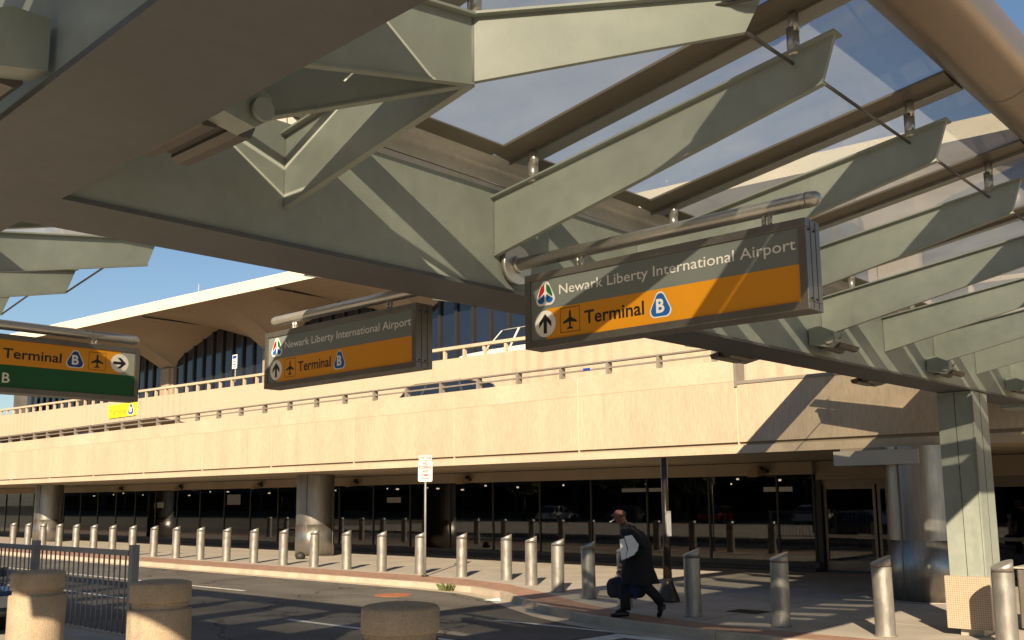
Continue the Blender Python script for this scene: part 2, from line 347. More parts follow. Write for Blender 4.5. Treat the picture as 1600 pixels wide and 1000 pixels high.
# ------------------------------------------------------------------ ground, road, pavement
tag(MB().add([(-900, -900, -.2), (900, -900, -.2), (900, 1200, -.2), (-900, 1200, -.2)], [(0, 1, 2, 3)]).build('ground', GROUND), kind='structure')
KL = [(-90, 15.75), (-17, 15.7), (-15.4, 15.55), (-14.1, 15.08), (-12.5, 14.1), (-11.3, 13.4), (-10.2, 12.95), (-9, 12.66), (-7.6, 12.5), (14, 12.45)]
def offs(off):
    out = []
    for i, p in enumerate(KL):
        a = KL[max(i - 1, 0)]; b = KL[min(i + 1, len(KL) - 1)]; d = Vector((b[0] - a[0], b[1] - a[1])).normalized()
        out.append((p[0] - d.y * off, p[1] + d.x * off))
    return out
road = tag(MB().add([(-90, 6.6, -.12), (14, 6.6, -.12)] + [(x, y + .05, -.12) for x, y in KL[::-1]], [tuple(range(len(KL) + 2))]).build('road', ASPH), kind='structure')
island = tag(MB().box(-60, 14, -14, 6.9, -.3, 0).build('pavement_island', PAVE), kind='structure')
KI = offs(.16); KB = [(-90, 17.25)] + offs(1.35)[1:]
KB = [(-90, 17.2), (-19, 17.2), (-17, 17.1), (-15.2, 16.6), (-13.3, 15.6), (-11.6, 14.55), (-10, 13.75), (-9, 13.45), (-7.6, 13.25), (14, 13.2)]
base = tag(MB().prism([(x, y, -.3) for x, y in KI] + [(14, 24.2, -.3), (-90, 24.2, -.3)], (0, 0, .292)).build('pavement', PAVE), kind='structure')
bs = MB(); n = len(KI)
bs.add([(x, y, 0) for x, y in KI] + [(x, y, 0) for x, y in KB], [(i, i + 1, n + i + 1, n + i) for i in range(n - 1)])
bs.build('brick_strip', BRICK, base)
# kerb stones, one by one
kerb = tag(bpy.data.objects.new('kerb', None), kind='structure'); col.objects.link(kerb)
def walk(line, step):
    segs = []; pts = [Vector((*p, 0)) for p in line]; cur = [pts[0]]; acc = 0
    for a, b in zip(pts, pts[1:]):
        L = (b - a).length; d = (b - a) / L; pos = 0
        while acc + (L - pos) >= step:
            pos += step - acc; q = a + d * pos; cur.append(q); segs.append(cur); cur = [q]; acc = 0
        acc += L - pos; cur.append(b)
    segs.append(cur); return segs
for sgm in walk([(-62, 15.745)] + KL[1:], 2.4):
    if len(sgm) < 2 or (sgm[-1] - sgm[0]).length < .3: continue
    m = MB(); P = sgm; d0 = (P[-1] - P[0]).normalized(); nn = Vector((-d0.y, d0.x, 0)); g = .006
    P[0] = P[0] + (P[1] - P[0]).normalized() * g; P[-1] = P[-1] - (P[-1] - P[-2]).normalized() * g
    dz = random.uniform(0, .006)
    for a, b in zip(P, P[1:]):
        m.hexa([a + Vector((0, 0, -.3)), b + Vector((0, 0, -.3)), b + nn * .158 + Vector((0, 0, -.3)), a + nn * .158 + Vector((0, 0, -.3))],
               [a + nn * .02 + Vector((0, 0, .004 + dz)), b + nn * .02 + Vector((0, 0, .004 + dz)), b + nn * .158 + Vector((0, 0, .004 + dz)), a + nn * .158 + Vector((0, 0, .004 + dz))])
    m.build('kerb_stone', KERBM, kerb)
gl_ = offs(-.34); gm = MB(); gm.add([(x, y, -.114) for x, y in gl_] + [(x, y + .01, -.114) for x, y in KL], [(i, i + 1, n + i + 1, n + i) for i in range(n - 1)])
gm.build('gutter_strip', KERBM, road)
for x in range(-60, 12, 3):
    ki = MB().box(x + .006, x + 2.994, 6.9, 7.05, -.3, .003).build('kerb_stone', KERBM, kerb)
# paving slabs
xs = sorted(set([-62 + 1.85 * i for i in range(42)]))
def kby(x):
    for a, b in zip(KB, KB[1:]):
        if a[0] <= x <= b[0]: return a[1] + (b[1] - a[1]) * (x - a[0]) / (b[0] - a[0])
    return 13.2
ys = [13.2 + 1.8 * i for i in range(8)]
for x0, x1 in zip(xs, xs[1:]):
    for y0, y1 in zip(ys, ys[1:]):
        y1 = min(y1, 24.05)
        cuts = [x0 + .007] + [p[0] for p in KB if x0 + .02 < p[0] < x1 - .02] + [x1 - .007]
        m = MB(); z = random.uniform(.002, .006)
        for a, b in zip(cuts, cuts[1:]):
            ya, yb = kby(a), kby(b)
            poly = clip([(a, y0 + .007), (b, y0 + .007), (b, y1 - .007), (a, y1 - .007)], -(yb - ya), (b - a), -(b - a) * ya + (yb - ya) * a)
            if len(poly) > 2: m.prism([(p[0], p[1], -.006) for p in poly], (0, 0, .006 + z))
        if m.v: m.build('paving_slab', PAVE, base)
# painted lines
def line(x0, x1, y, wd=.1, sk=0): MB().add([(x0, y, -.115), (x1, y + sk, -.115), (x1, y + sk + wd, -.115), (x0, y + wd, -.115)], [(0, 1, 2, 3)]).build('painted_line', PAINT, road)
line(-60, -19.9, 12.35, .12, .35)
line(-14.5, -8.2, 10.12, .12); line(-26, -20.5, 10.15, .12)
line(-11.6, -7.6, 12.56 - .28, .11, .04)
line(-8.95, -3, 11.95, .3)
MB().add([(-9.3, 8, -.1155), (-8.95, 8, -.1155), (-8.65, 12.25, -.1155), (-9.0, 12.25, -.1155)], [(0, 1, 2, 3)]).build('painted_line', PAINT, road)
t = thing('manhole_cover', 'round rust orange manhole cover in the sunlit roadway near the kerb', 'manhole cover', (-16.35, 14.15, -.12))
part('frame', RUST, t, 'tube', [(-16.35, 14.15, -.119), (-16.35, 14.15, -.112)], .40, 32, smooth=False)
part('lid', RUST, t, 'tube', [(-16.35, 14.15, -.111), (-16.35, 14.15, -.106)], .34, 32, smooth=False)
t = thing('floor_grate', 'small dark iron grate set in the shaded pavement right of the lamp pole', 'drain grate', (-8.35, 14.9, 0))
part('frame', GRATE, t, 'box', -8.65, -8.05, 14.8, 15.25, .007, .012)
for k in range(8): part('bar', GRATE, t, 'box', -8.62 + k * .07, -8.59 + k * .07, 14.83, 15.22, .0125, .018)

# ------------------------------------------------------------------ terminal: lower roadway deck
YF = 18.2; KF = YF / 17.5; ZB = 2.80
def zf(z): return 1.9 + (z - 1.9) * KF
deck = thing('lower_ramp', 'long tan concrete lower ramp deck with ribbed fascia panels and steel parapet rail', 'elevated road', (-20, YF, 0))
J = [(-9.77 - 4.07 * i) * KF for i in range(19)][::-1] + [(-9.77 + 4.07 * i) * KF for i in range(1, 6)]; JB = J[0]
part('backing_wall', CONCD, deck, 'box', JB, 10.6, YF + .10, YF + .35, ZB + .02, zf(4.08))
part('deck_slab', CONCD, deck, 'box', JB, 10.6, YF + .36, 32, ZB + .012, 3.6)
XS = -9.77 * KF
for a, b in zip(J, J[1:]):
    hi = b < XS + .1; top = zf(4.66) if hi else zf(4.15)
    part('fascia_panel', CONC, deck, 'box', a + .013, b - .013, YF, YF + .10, zf(2.99), zf(4.22) - .004 if hi else top)
    if hi: part('cap_band', CONC2, deck, 'box', a + .013, b - .013, YF - .003, YF + .10, zf(4.22), top)
    part('fascia_band', CONC2, deck, 'box', a + .013, b - .013, YF + .004, YF + .098, ZB, zf(2.925))
    part('joint_strip', JOINT, deck, 'box', b - .0128, b + .0128, YF + .004, YF + .097, ZB + .004, top - .01)
    if hi: part('parapet_block', CONC2, deck, 'box', a + .002, b - .002, YF + .101, YF + .30, zf(4.081), zf(4.655))
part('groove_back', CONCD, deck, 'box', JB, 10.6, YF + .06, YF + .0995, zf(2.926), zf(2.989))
part('coping', RAILM, deck, 'box', XS + .01, 10.6, YF - .02, YF + .34, zf(4.152), zf(4.215))
part('step_trim', RAILM, deck, 'box', XS - .03, XS + .03, YF - .03, YF + .32, zf(4.10), zf(4.72))
rt = zf(4.97)
part('top_rail', RAILM, deck, 'box', JB, XS - .2, YF + .02, YF + .16, rt - .035, rt)
part('middle_rail', RAILM, deck, 'box', JB, XS - .04, YF + .06, YF + .12, zf(4.80), zf(4.835))
x = XS - .55
while x > JB:
    part('rail_post', RAILM, deck, 'box', x - .035, x + .035, YF + .03, YF + .19, zf(4.657), rt - .036); x -= 1.36 * KF
# header beam and soffit lamps
YG = 24.0
hd = thing('terminal_storefront', 'dark ground floor glass front of the terminal under the ramp deck', 'glass facade', (-25, YG, 0))
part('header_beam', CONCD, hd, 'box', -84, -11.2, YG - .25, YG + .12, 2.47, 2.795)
part('plinth', PLINTH, hd, 'box', -84, -11.2, YG - .08, YG + .1, 0, .24)
part('plinth_step', PLINTH, hd, 'box', -84, -11.2, YG - .3, YG - .081, 0, .10)
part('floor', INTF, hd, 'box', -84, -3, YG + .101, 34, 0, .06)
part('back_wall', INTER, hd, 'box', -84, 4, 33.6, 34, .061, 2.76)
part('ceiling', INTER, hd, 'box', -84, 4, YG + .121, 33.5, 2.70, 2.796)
x = -82.7; xi = []
while x < -12: xi.append(x); x += 2.07
xi.append(-11.3)
for i, (a, b) in enumerate(zip(xi, xi[1:])):
    part('pane', SHOPGL, hd, 'box', a + .03, b - .03, YG, YG + .012, .245, 2.465)
    part('mullion', DARK, hd, 'box', b - .028, b + .028, YG - .03, YG + .05, .243, 2.468)
for i in range(9):
    cx = -57 + i * 5.6
    part('inner_column', STEEL if i % 2 else INTER, hd, 'tube', [(cx, 28, .062), (cx, 28, 2.69)], .3, 20)
EML = bpy.data.materials.new('glint_glow'); EML.use_nodes = True; e_ = EML.node_tree.nodes['Principled BSDF']; e_.inputs['Emission Color'].default_value = (1, .8, .5, 1); e_.inputs['Emission Strength'].default_value = 2.5
rg = random.Random(3)
for k in range(26):
    cx = -60 + k * 1.95 + rg.uniform(-.5, .5); yy = rg.uniform(25, 30); zz = 1.9 + .5 * yy / 24 * rg.uniform(.55, .95); r_ = rg.choice((.03, .04, .06))
    part('glint_disc', EML, hd, 'tube', [(cx, yy, zz), (cx, yy, zz + .05)], r_, 10)  # glowing discs scattered at random, added as glints behind the dark glass
    part('glint_stem', DARK, hd, 'tube', [(cx, yy, zz + .051), (cx, yy, 2.69)], .012, 6)
EMP = bpy.data.materials.new('lit_display_panel'); EMP.use_nodes = True; e_ = EMP.node_tree.nodes['Principled BSDF']; e_.inputs['Base Color'].default_value = (.3, .25, .15, 1); e_.inputs['Emission Color'].default_value = (1, .78, .45, 1); e_.inputs['Emission Strength'].default_value = .22
for k, (cx, w_, z_, h_) in enumerate(((-43.6, 1.1, 1.75, .5), (-50.9, .9, 1.6, .3), (-31.4, .8, 1.8, .22), (-19.4, 1.6, 2.1, .12), (-14.2, .9, 2.05, .14), (-36.3, .6, 1.7, .3))):
    part('display_panel', EMP, hd, 'box', cx, cx + w_, 26.8, 26.86, z_, z_ + h_)
    part('panel_leg', DARK, hd, 'box', cx + w_ / 2 - .03, cx + w_ / 2 + .03, 26.81, 26.85, .062, z_ - .001)
for k, (cx, w_, h_, mt) in enumerate(((-54.6, 1.0, 1.5, SLABM), (-46.9, 1.6, 1.2, SLABM), (-41.8, .8, 1.9, WOODM), (-37.2, 1.4, 1.0, CDARK), (-32.9, .7, 1.8, SLABM), (-22.4, 1.2, 1.1, SLABM), (-19.0, .6, 1.9, LAMPM), (-15.5, 1.4, 1.1, WOODM))):
    t = thing('kiosk', ('pale check-in kiosk', 'long pale counter', 'tall amber display case', 'dark luggage bench', 'tall pale information panel', 'pale ticket counter', 'slim tan panel', 'short amber counter')[k] + ' inside behind the storefront glass, ' + ('left of the far left steel column', 'right of the far left steel column', 'behind the picket fence posts', 'below the second floodlight', 'left of the sunlit steel column', 'right of the amber wooden counter', 'left of the walking man', 'behind the lamp pole')[k], 'kiosk', (cx, 26, .06))
    part('body', mt, t, 'box', cx, cx + w_, 25.9, 26.5, .065, h_ * .8); part('top', SLABM, t, 'box', cx - .03, cx + w_ + .03, 25.87, 26.53, h_ * .8 + .002, h_ * .8 + .05); part('screen', SK, t, 'box', cx + .1, cx + w_ - .1, 25.85, 25.868, h_ * .45, h_ * .72)
cb = thing('wooden_counter', 'amber wooden counter standing behind the storefront glass', 'counter', (-26.5, 25.6, 0))
part('body', WOODM, cb, 'box', -27.2, -26.0, 25.5, 26.2, .061, 1.1)
part('top', WOODM, cb, 'box', -27.3, -25.9, 25.4, 26.3, 1.102, 1.16)
part('panel', WOODM, cb, 'box', -25.85, -25.3, 25.6, 25.75, .061, 1.5)
# entrance door
dr = thing('entrance_door', 'bronze framed glass entrance doors in shade left of the big steel column', 'door', (-10, 24.2, 0))
part('lintel', DOORM, dr, 'box', -11.15, -6.2, 24.1, 24.3, 2.2, 2.32)
part('upper_wall', CONCD, dr, 'box', -11.18, 4, 23.9, 24.4, 2.322, 2.795)
for a, b in ((-11.1, -9.75), (-9.7, -9.0), (-8.95, -7.6), (-7.55, -6.2)):
    m = MB(); m.box(a, a + .07, 24.12, 24.2, .02, 2.198); m.box(b - .07, b, 24.12, 24.2, .02, 2.198)
    m.box(a + .071, b - .071, 24.12, 24.2, 2.08, 2.198); m.box(a + .071, b - .071, 24.12, 24.2, .02, .28); m.box(a + .071, b - .071, 24.12, 24.2, .86, .94)
    lf = m.build('door_leaf', DOORM, dr)
    MB().box(a + .072, b - .072, 24.15, 24.162, .281, .859).build('pane', SHOPGL, lf)
    MB().box(a + .072, b - .072, 24.15, 24.162, .941, 2.079).build('pane', SHOPGL, lf)
part('side_post', DARK, dr, 'box', -11.28, -11.12, 24.0, 24.25, .0, 2.32)
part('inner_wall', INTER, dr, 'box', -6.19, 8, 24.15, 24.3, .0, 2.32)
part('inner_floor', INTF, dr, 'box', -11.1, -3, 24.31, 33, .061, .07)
sl = thing('entrance_slab', 'pale grey box beam hanging under the ramp edge above the entrance column', 'canopy box', (-6.2, 17.3, 2.45))
part('front_board', SLABM, sl, 'box', -8.0, -6.42, YF - .28, YF - .012, 2.47, 2.74)
part('body', CONCD, sl, 'box', -7.98, -6.43, YF - .011, 19.5, 2.47, 2.796)

# steel columns
def steel_column(x, y, label, r=.66, seam=.6):
    t = thing('steel_column', label, 'column', (x, y, 0), group='stainless columns under the terminal deck')
    m = MB().tube([(x, y, 1.1), (x, y, 2.799)], r, 48, cap=False); m.build('shaft', STEEL, t)
    MB().tube([(x, y, .03), (x, y, 1.1)], r + .012, 48).build('base_casing', STEEL, t)
    MB().tube([(x, y, .0), (x, y, .03)], r + .03, 48).build('base_ring', RAILM, t)
    for a in (seam, seam + 1.6, seam + 3.4):
        sx, sy = x + (r + .012) * math.cos(a), y + (r + .012) * math.sin(a)
        MB().tube([(sx, sy, .04), (sx, sy, 2.79)], .012, 6).build('seam_strip', RAILM, t)
steel_column(-28.45, 21.0, 'round stainless column left of centre, half in sun, behind the bollard row', seam=-1.1)
steel_column(-50.6, 21.0, 'round stainless column at the far left behind the bollard row', seam=-1.1)
steel_column(-6.62, 18.62, 'large round stainless column beside the entrance doors, left of the green column', seam=-1.9)
steel_column(-4.15, 20.6, 'dark round stainless column at the right edge, behind the green column', seam=-2.2)
bn = thing('stainless_bin', 'stainless box bin at the right edge behind the last bollard', 'bin', (-3.7, 15.6, 0))
b_ = part('body', STEEL, bn, 'box', -4.22, -3.4, 15.3, 15.95, .03, .86); bevel(b_, .02)
part('lid', SLABM, bn, 'box', -4.25, -3.37, 15.27, 15.98, .862, .885)
part('foot', DARK, bn, 'box', -4.18, -3.44, 15.34, 15.91, .0, .029)

# soffit lamps
def soffit_lamp(x, label):
    t = thing('soffit_lamp', label, 'floodlight', (x, YG - .3, 2.6), group='tan floodlights on the header beam')
    y = YG - .252
    part('bracket', DARK, t, 'box', x - .05, x + .05, y - .10, y, 2.60, 2.70)
    hb = MB(); hb.hexa([(x - .28, y - .34, 2.42), (x + .05, y - .40, 2.42), (x + .12, y - .05, 2.46), (x - .22, y - .03, 2.46)],
                       [(x - .22, y - .30, 2.62), (x + .08, y - .34, 2.66), (x + .12, y - .04, 2.66), (x - .18, y - .02, 2.62)])
    bevel(hb.build('housing', LAMPM, t), .02)
    MB().tube([(x + .10, y - .2, 2.64), (x + .2, y - .22, 2.60), (x + .22, y - .1, 2.56)], .05, 10).build('arm', DARK, t)
for x, lb in ((-48.5, 'tan floodlight on the header beam right of the far left steel column'), (-42.6, 'tan floodlight on the header beam above the green post fence'),
              (-36.0, 'tan floodlight on the header beam left of the sunlit steel column'), (-29.6, 'tan floodlight on the header beam just right of the sunlit steel column'),
              (-23.6, 'tan floodlight on the header beam right of the no stopping sign'), (-12.6, 'dark floodlight on the header beam left of the entrance doors')):
    soffit_lamp(x, lb)

# ------------------------------------------------------------------ upper ramp
YU = 24.4
def ztop(x):
    P = [(-95, 8.0), (-66, 7.48), (-47.6, 7.22), (-25.9, 6.92), (-21, 6.86), (-16.5, 6.72), (10, 6.2)]
    for a, b in zip(P, P[1:]):
        if a[0] <= x <= b[0]: return (a[1] + (b[1] - a[1]) * (x - a[0]) / (b[0] - a[0])) * 1.0 + .05
    return 6.2
def zbot(x): return 6.2 if x < -45 else (6.2 - (x + 45) * .25 if x < -35 else 3.62)
ur = thing('upper_ramp', 'tan weathered concrete upper ramp wall with pale post railing', 'elevated road', (-30, YU, 3.6))
def quadbox(m, a, b, y0, y1, za0, zb0, za1, zb1): m.hexa([(a, y0, za0), (b, y0, zb0), (b, y1, zb0), (a, y1, za0)], [(a, y0, za1), (b, y0, zb1), (b, y1, zb1), (a, y1, za1)])
JU = [-9.77 - 4.07 * i for i in range(20)][::-1] + [-9.77 + 4.07 * i for i in range(1, 6)]
for a, b in zip(JU, JU[1:]):
    m = MB(); quadbox(m, a + .008, b - .008, YU, YU + .3, max(zbot(a), 3.62), max(zbot(b), 3.62), ztop(a), ztop(b)); m.build('wall_panel', STAIN, ur)
    m = MB(); quadbox(m, b - .0078, b + .0078, YU + .02, YU + .28, max(zbot(b), 3.62), max(zbot(b), 3.62), ztop(b) - .01, ztop(b) - .01); m.build('joint_strip', JOINT, ur)
    m = MB(); quadbox(m, a, b - .003, YU + .301, 33.6, ztop(a) - .95, ztop(b) - .95, ztop(a) - .6, ztop(b) - .6); m.build('deck_slab', CONCD, ur)
    m = MB(); quadbox(m, a, b - .003, YU + .03, YU + .21, ztop(a) + .34, ztop(b) + .34, ztop(a) + .45, ztop(b) + .45); m.build('top_rail', CONC2, ur)
    for k in range(4):
        x = a + .5 + k * 1.017
        MB().box(x - .05, x + .05, YU + .06, YU + .18, ztop(x) - .02, ztop(x) + .335).build('rail_post', CONC2, ur)
part('recess_wall', INTER, ur, 'box', -92, 10, 31, 31.3, 3.6, 6.0)

# terminal hall with vaulted roof
YT = 34.0
hall = thing('terminal_hall', 'upper terminal hall with vaulted concrete roof, cream roof edge and blue glass walls', 'building', (-40, YT, 6))
def yedge(x): return 28 + .085 * (x + 63)
piers = [-88.7, -76.0, -63.3, -50.6, -37.9, -25.2, -12.5, .2]
ARC = [(0.0, 11.15), (.95, 11.15), (.98, 11.3), (1.15, 11.6), (1.5, 11.82), (2.1, 12.05), (6.35, 13.25)]
def arcz(d):
    d = abs(d)
    if d <= .95: return 11.15
    for a, b in zip(ARC[1:], ARC[2:]):
        if a[0] <= d <= b[0]: return a[1] + (b[1] - a[1]) * (d - a[0]) / (b[0] - a[0])
    return 13.25
offx = [0, .95, .98, 1.15, 1.5, 2.1, 3.5, 4.9, 5.9, 6.35]
X = []
for i, p in enumerate(piers):
    for d in offx[::-1]: X.append((p - d, p))
    for d in offx[1:]: X.append((p + d, p))
X = [q for q in X if -82.5 <= q[0]]
seen = []; XX = []
for x, p in X:
    if not seen or x > seen[-1] + 1e-4: seen.append(x); XX.append((x, p))
NR = 8; vs = []
for x, p in XX:
    for j in range(NR + 1):
        t = j / NR; ye = yedge(x); y = ye + (YT - ye) * t
        d = abs(x - p); zt = 13.42 + (arcz(x - p) - 13.42) * (t ** 1.6)
        vs.append((x, y, zt))
fs = [(i * (NR + 1) + j, (i + 1) * (NR + 1) + j, (i + 1) * (NR + 1) + j + 1, i * (NR + 1) + j + 1) for i in range(len(XX) - 1) for j in range(NR)]
MB().add(vs, fs).build('roof_vault', SHELL, hall)
for a, b in zip(piers, piers[1:]):
    a1 = max(a, -77.2) + .008; b1 = b - .008
    if b1 < a1: continue
    m = MB(); m.hexa([(a1, yedge(a1) - .02, 13.43), (b1, yedge(b1) - .02, 13.43), (b1, yedge(b1) + 1.2, 13.5), (a1, yedge(a1) + 1.2, 13.5)],
                     [(a1, yedge(a1) - .02, 14.08), (b1, yedge(b1) - .02, 14.08), (b1, yedge(b1) + 1.2, 14.08), (a1, yedge(a1) + 1.2, 14.08)])
    m.build('roof_edge', ROOFW, hall)
    # crease with small downlights
    px = (a + b) / 2
    MB().box(px - .06, px + .06, yedge(px) + .1, YT - .3, 13.30, 13.36).build('ceiling_track', DARK, hall)
    for k in range(3): 
        y = yedge(px) + 1.2 + k * 1.5
        MB().tube([(px, y, 13.24), (px, y, 13.30)], .09, 8).build('downlight', SLABM, hall)
m = MB(); m.add([(-78, 29, 14.0), (.2, 34, 14.0), (.2, 70, 14.05), (-78, 70, 14.05)], [(0, 1, 2, 3)]); m.build('roof_deck', ROOFW, hall)
for p in piers[1:]:
    m = MB(); m.box(p - .9, p + .9, YT - .2, YT + .3, 5.9, 11.16); o = m.build('pier', SHELL, hall)
    MB().box(p - .5, p + .5, YT - .32, YT - .201, 5.9, 11.16).build('pier_face', SHELL, o)
for a, b in zip(piers, piers[1:]):
    pts = [(a + d, YT + .05, arcz(d) + .02) for d in (.9, .98, 1.15, 1.5, 2.1, 6.35)]; pts += [(b - (q[0] - a), q[1], q[2]) for q in pts[-2::-1]]
    xs_ = [a + .95 + k * (b - a - 1.9) / 9 for k in range(10)]
    for u, v in zip(xs_, xs_[1:]):
        top = [(x, arcz(min(x - a, b - x)) + .03) for x in (u, (u + v) / 2, v)]
        MB().prism([(u + .05, YT, 5.9), (v - .05, YT, 5.9), (v - .05, YT, top[2][1]), ((u + v) / 2, YT, max(top[1][1], (top[0][1] + top[2][1]) / 2)), (u + .05, YT, top[0][1])], (0, .03, 0)).build('pane', HALLGL, hall)
    for u in xs_[1:-1]: MB().box(u - .085, u + .085, YT - .12, YT + .06, 5.9, arcz(min(u - a, b - u)) - .02).build('mullion', DARK, hall)
MB().box(-92, 4, 34.5, 34.8, 5.9, 13.2).build('hall_core', INTER, hall)
part('antenna', SLABM, hall, 'tube', [(-51.9, 29.5, 14.05), (-51.9, 29.5, 14.75)], .025, 6)

# ------------------------------------------------------------------ sage green canopy
cp = thing('walkway_canopy', 'sage green steel and glass canopy with tapered fins over the walkway', 'canopy', (-4.56, 14.6, 0))
XR, XL = -4.32, -4.80           # faces of the girder along Y
YC = 1.72; YC0 = 1.21           # faces of the cross girder along X
def zo(y): return .009 * (y - 3)
# girder
m = MB(); m.hexa([(XL + .03, 1.3, 3.27), (XR - .006, 1.3, 3.27), (XR - .006, 17.2, 3.27 + zo(17)), (XL + .03, 17.2, 3.27 + zo(17))],
                 [(XL + .03, 1.3, 3.94), (XR - .006, 1.3, 3.94), (XR - .006, 17.2, 3.94 + zo(17)), (XL + .03, 17.2, 3.94 + zo(17))])
g1 = m.build('girder', GREEN, cp)
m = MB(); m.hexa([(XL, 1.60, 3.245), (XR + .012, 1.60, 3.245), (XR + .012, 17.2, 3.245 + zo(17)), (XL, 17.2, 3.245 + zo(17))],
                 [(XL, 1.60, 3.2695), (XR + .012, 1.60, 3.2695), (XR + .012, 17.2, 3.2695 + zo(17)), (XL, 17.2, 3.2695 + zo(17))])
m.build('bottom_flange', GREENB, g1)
for y in (6.35, 11.3, 13.95): MB().box(-4.3262, -4.3235, y, y + .006, 3.28 + zo(y), 3.93 + zo(y)).build('weld_seam', GREEN, g1)
# cross girder
def cy(x): return -.03 * (max(x, -5) + 3.4)
m = MB()
for a, b in ((-34, -5), (-5, 7)):
    m.hexa([(a, YC0 + .03 + cy(a), 3.262), (b, YC0 + .03 + cy(b), 3.262), (b, YC - .012 + cy(b), 3.262), (a, YC - .012 + cy(a), 3.262)],
           [(a, YC0 + .03 + cy(a), 3.93), (b, YC0 + .03 + cy(b), 3.93), (b, YC - .012 + cy(b), 3.93), (a, YC - .012 + cy(a), 3.93)])
g2 = m.build('cross_girder', GREEN, cp)
m = MB()
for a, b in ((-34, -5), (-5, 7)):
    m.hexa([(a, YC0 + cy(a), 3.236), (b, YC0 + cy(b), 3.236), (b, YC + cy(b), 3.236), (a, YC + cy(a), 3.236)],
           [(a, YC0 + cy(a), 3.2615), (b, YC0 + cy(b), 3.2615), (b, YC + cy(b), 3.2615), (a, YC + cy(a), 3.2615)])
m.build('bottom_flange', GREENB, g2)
# column
m = MB().box(-4.80, -4.33, 14.3, 14.97, .12, 3.34); pc = m.build('post', GREEN, cp)
MB().box(-4.568, -4.562, 14.296, 14.2995, .8, 3.33).build('seam', RUB, pc); MB().box(-4.3295, -4.326, 14.63, 14.636, .8, 3.33).build('seam', RUB, pc)
MB().box(-4.335, -4.315, 14.285, 14.305, .8, 3.33).build('corner_bead', GREEN, pc)
MB().box(-4.86, -4.27, 14.24, 15.03, .10, .80).build('post_casing', PERF, cp)
MB().box(-4.72, -4.42, 14.33, 14.93, .0, .10).build('post_foot', SLABM, cp)

def fin_mb(L=2.32, top=2.40, z0=3.50, z1=4.0, zt0=3.88, zt1=4.235, th=.028, sk=0.0, s0=0.0):
    """fin along +x from x=0; returns web, flange builders (local)"""
    w = MB(); w.prism([(s0, -th / 2, z0), (L, -th / 2, z1), (top, -th / 2, zt1), (s0, -th / 2, zt0)], (0, th, 0))
    f = MB(); d = .05
    f.hexa([(s0, -d, zt0 + .001), (top + .015, -d, zt1 + .001), (top + .015, d, zt1 + .001), (s0, d, zt0 + .001)],
           [(s0, -d, zt0 + .013), (top + .015, -d, zt1 + .013), (top + .015, d, zt1 + .013), (s0, d, zt0 + .013)])
    e = MB(); e.hexa([(s0, -.02, z0 - .012), (L + .006, -.02, z1 - .012), (L + .006, .02, z1 - .012), (s0, .02, z0 - .012)],
                     [(s0, -.02, z0 - .001), (L + .006, -.02, z1 - .001), (L + .006, .02, z1 - .001), (s0, .02, z0 - .001)])
    return w, f, e
def pin_mb(x, y, z, h, r=.034):
    m = MB(); m.tube([(x, y, z - .03), (x, y, z + h * .62)], r, 14)
    m.tube([(x + .008, y, z + h * .5), (x + .008, y, z + h)], r * .86, 14); m.tube([(x, y - r - .001, z + .015), (x, y - r + .004, z + .015)], .006, 8); return m
# prototype fin (local frame: +x outward), reused for every straight fin
fw, ff, fe = fin_mb()
proto_w = fw.build('fin', GREEN, None); proto_f = ff.build('top_flange', GREEN, proto_w); proto_e = fe.build('bottom_edge', GREEN, proto_w)
pp1 = pin_mb(.336, 0, 3.95, .17).build('pin', STEELB, proto_w); pp2 = pin_mb(2.17, 0, 4.22, .205).build('pin', STEELB, proto_w)
proto_kids = [proto_f, proto_e, pp1, pp2]
first = True
def place_fin(x, y, rz, dz=0):
    global first
    if first: o = proto_w; first = False
    else:
        o = proto_w.copy(); col.objects.link(o)
        for k in proto_kids: c = k.copy(); col.objects.link(c); c.parent = o
    o.parent = cp; o.location = Vector((x, y, dz)) - Vector(cp.location); o.rotation_euler = (0, 0, rz); return o
YN = [4.615 + 1.66 * (n - 1) for n in range(0, 9)]; YN = [y for y in YN if y < 17]
for y in YN[1:]:
    if y < 17: place_fin(XR, y, 0, zo(y))           # right canopy of the girder
for y in YN[1:]:
    place_fin(XL - .36, y + .735, math.pi, zo(y))     # unseen left half, shifted so its fin shadows land on the fascia
for y in YN[1:]: MB().box(XL - .37, XL + .04, y + .721, y + .749, 3.52 + zo(y), 3.87 + zo(y)).build('fin_root', GREEN, cp)
XN_L = [-8.1 - 1.66 * k for k in range(13)]
for x in XN_L: place_fin(x, YC + cy(x), math.pi / 2)
XN_R = [-1.25 + 1.66 * k for k in range(5)]
for x in XN_R: place_fin(x, YC + cy(x), math.pi / 2)
for x in [-2.95 + 1.66 * k for k in range(6)] + [-4.61 - 1.66 * k for k in range(14)]: place_fin(x, YC0 + cy(x), -math.pi / 2).scale = (.80, 1, 1)
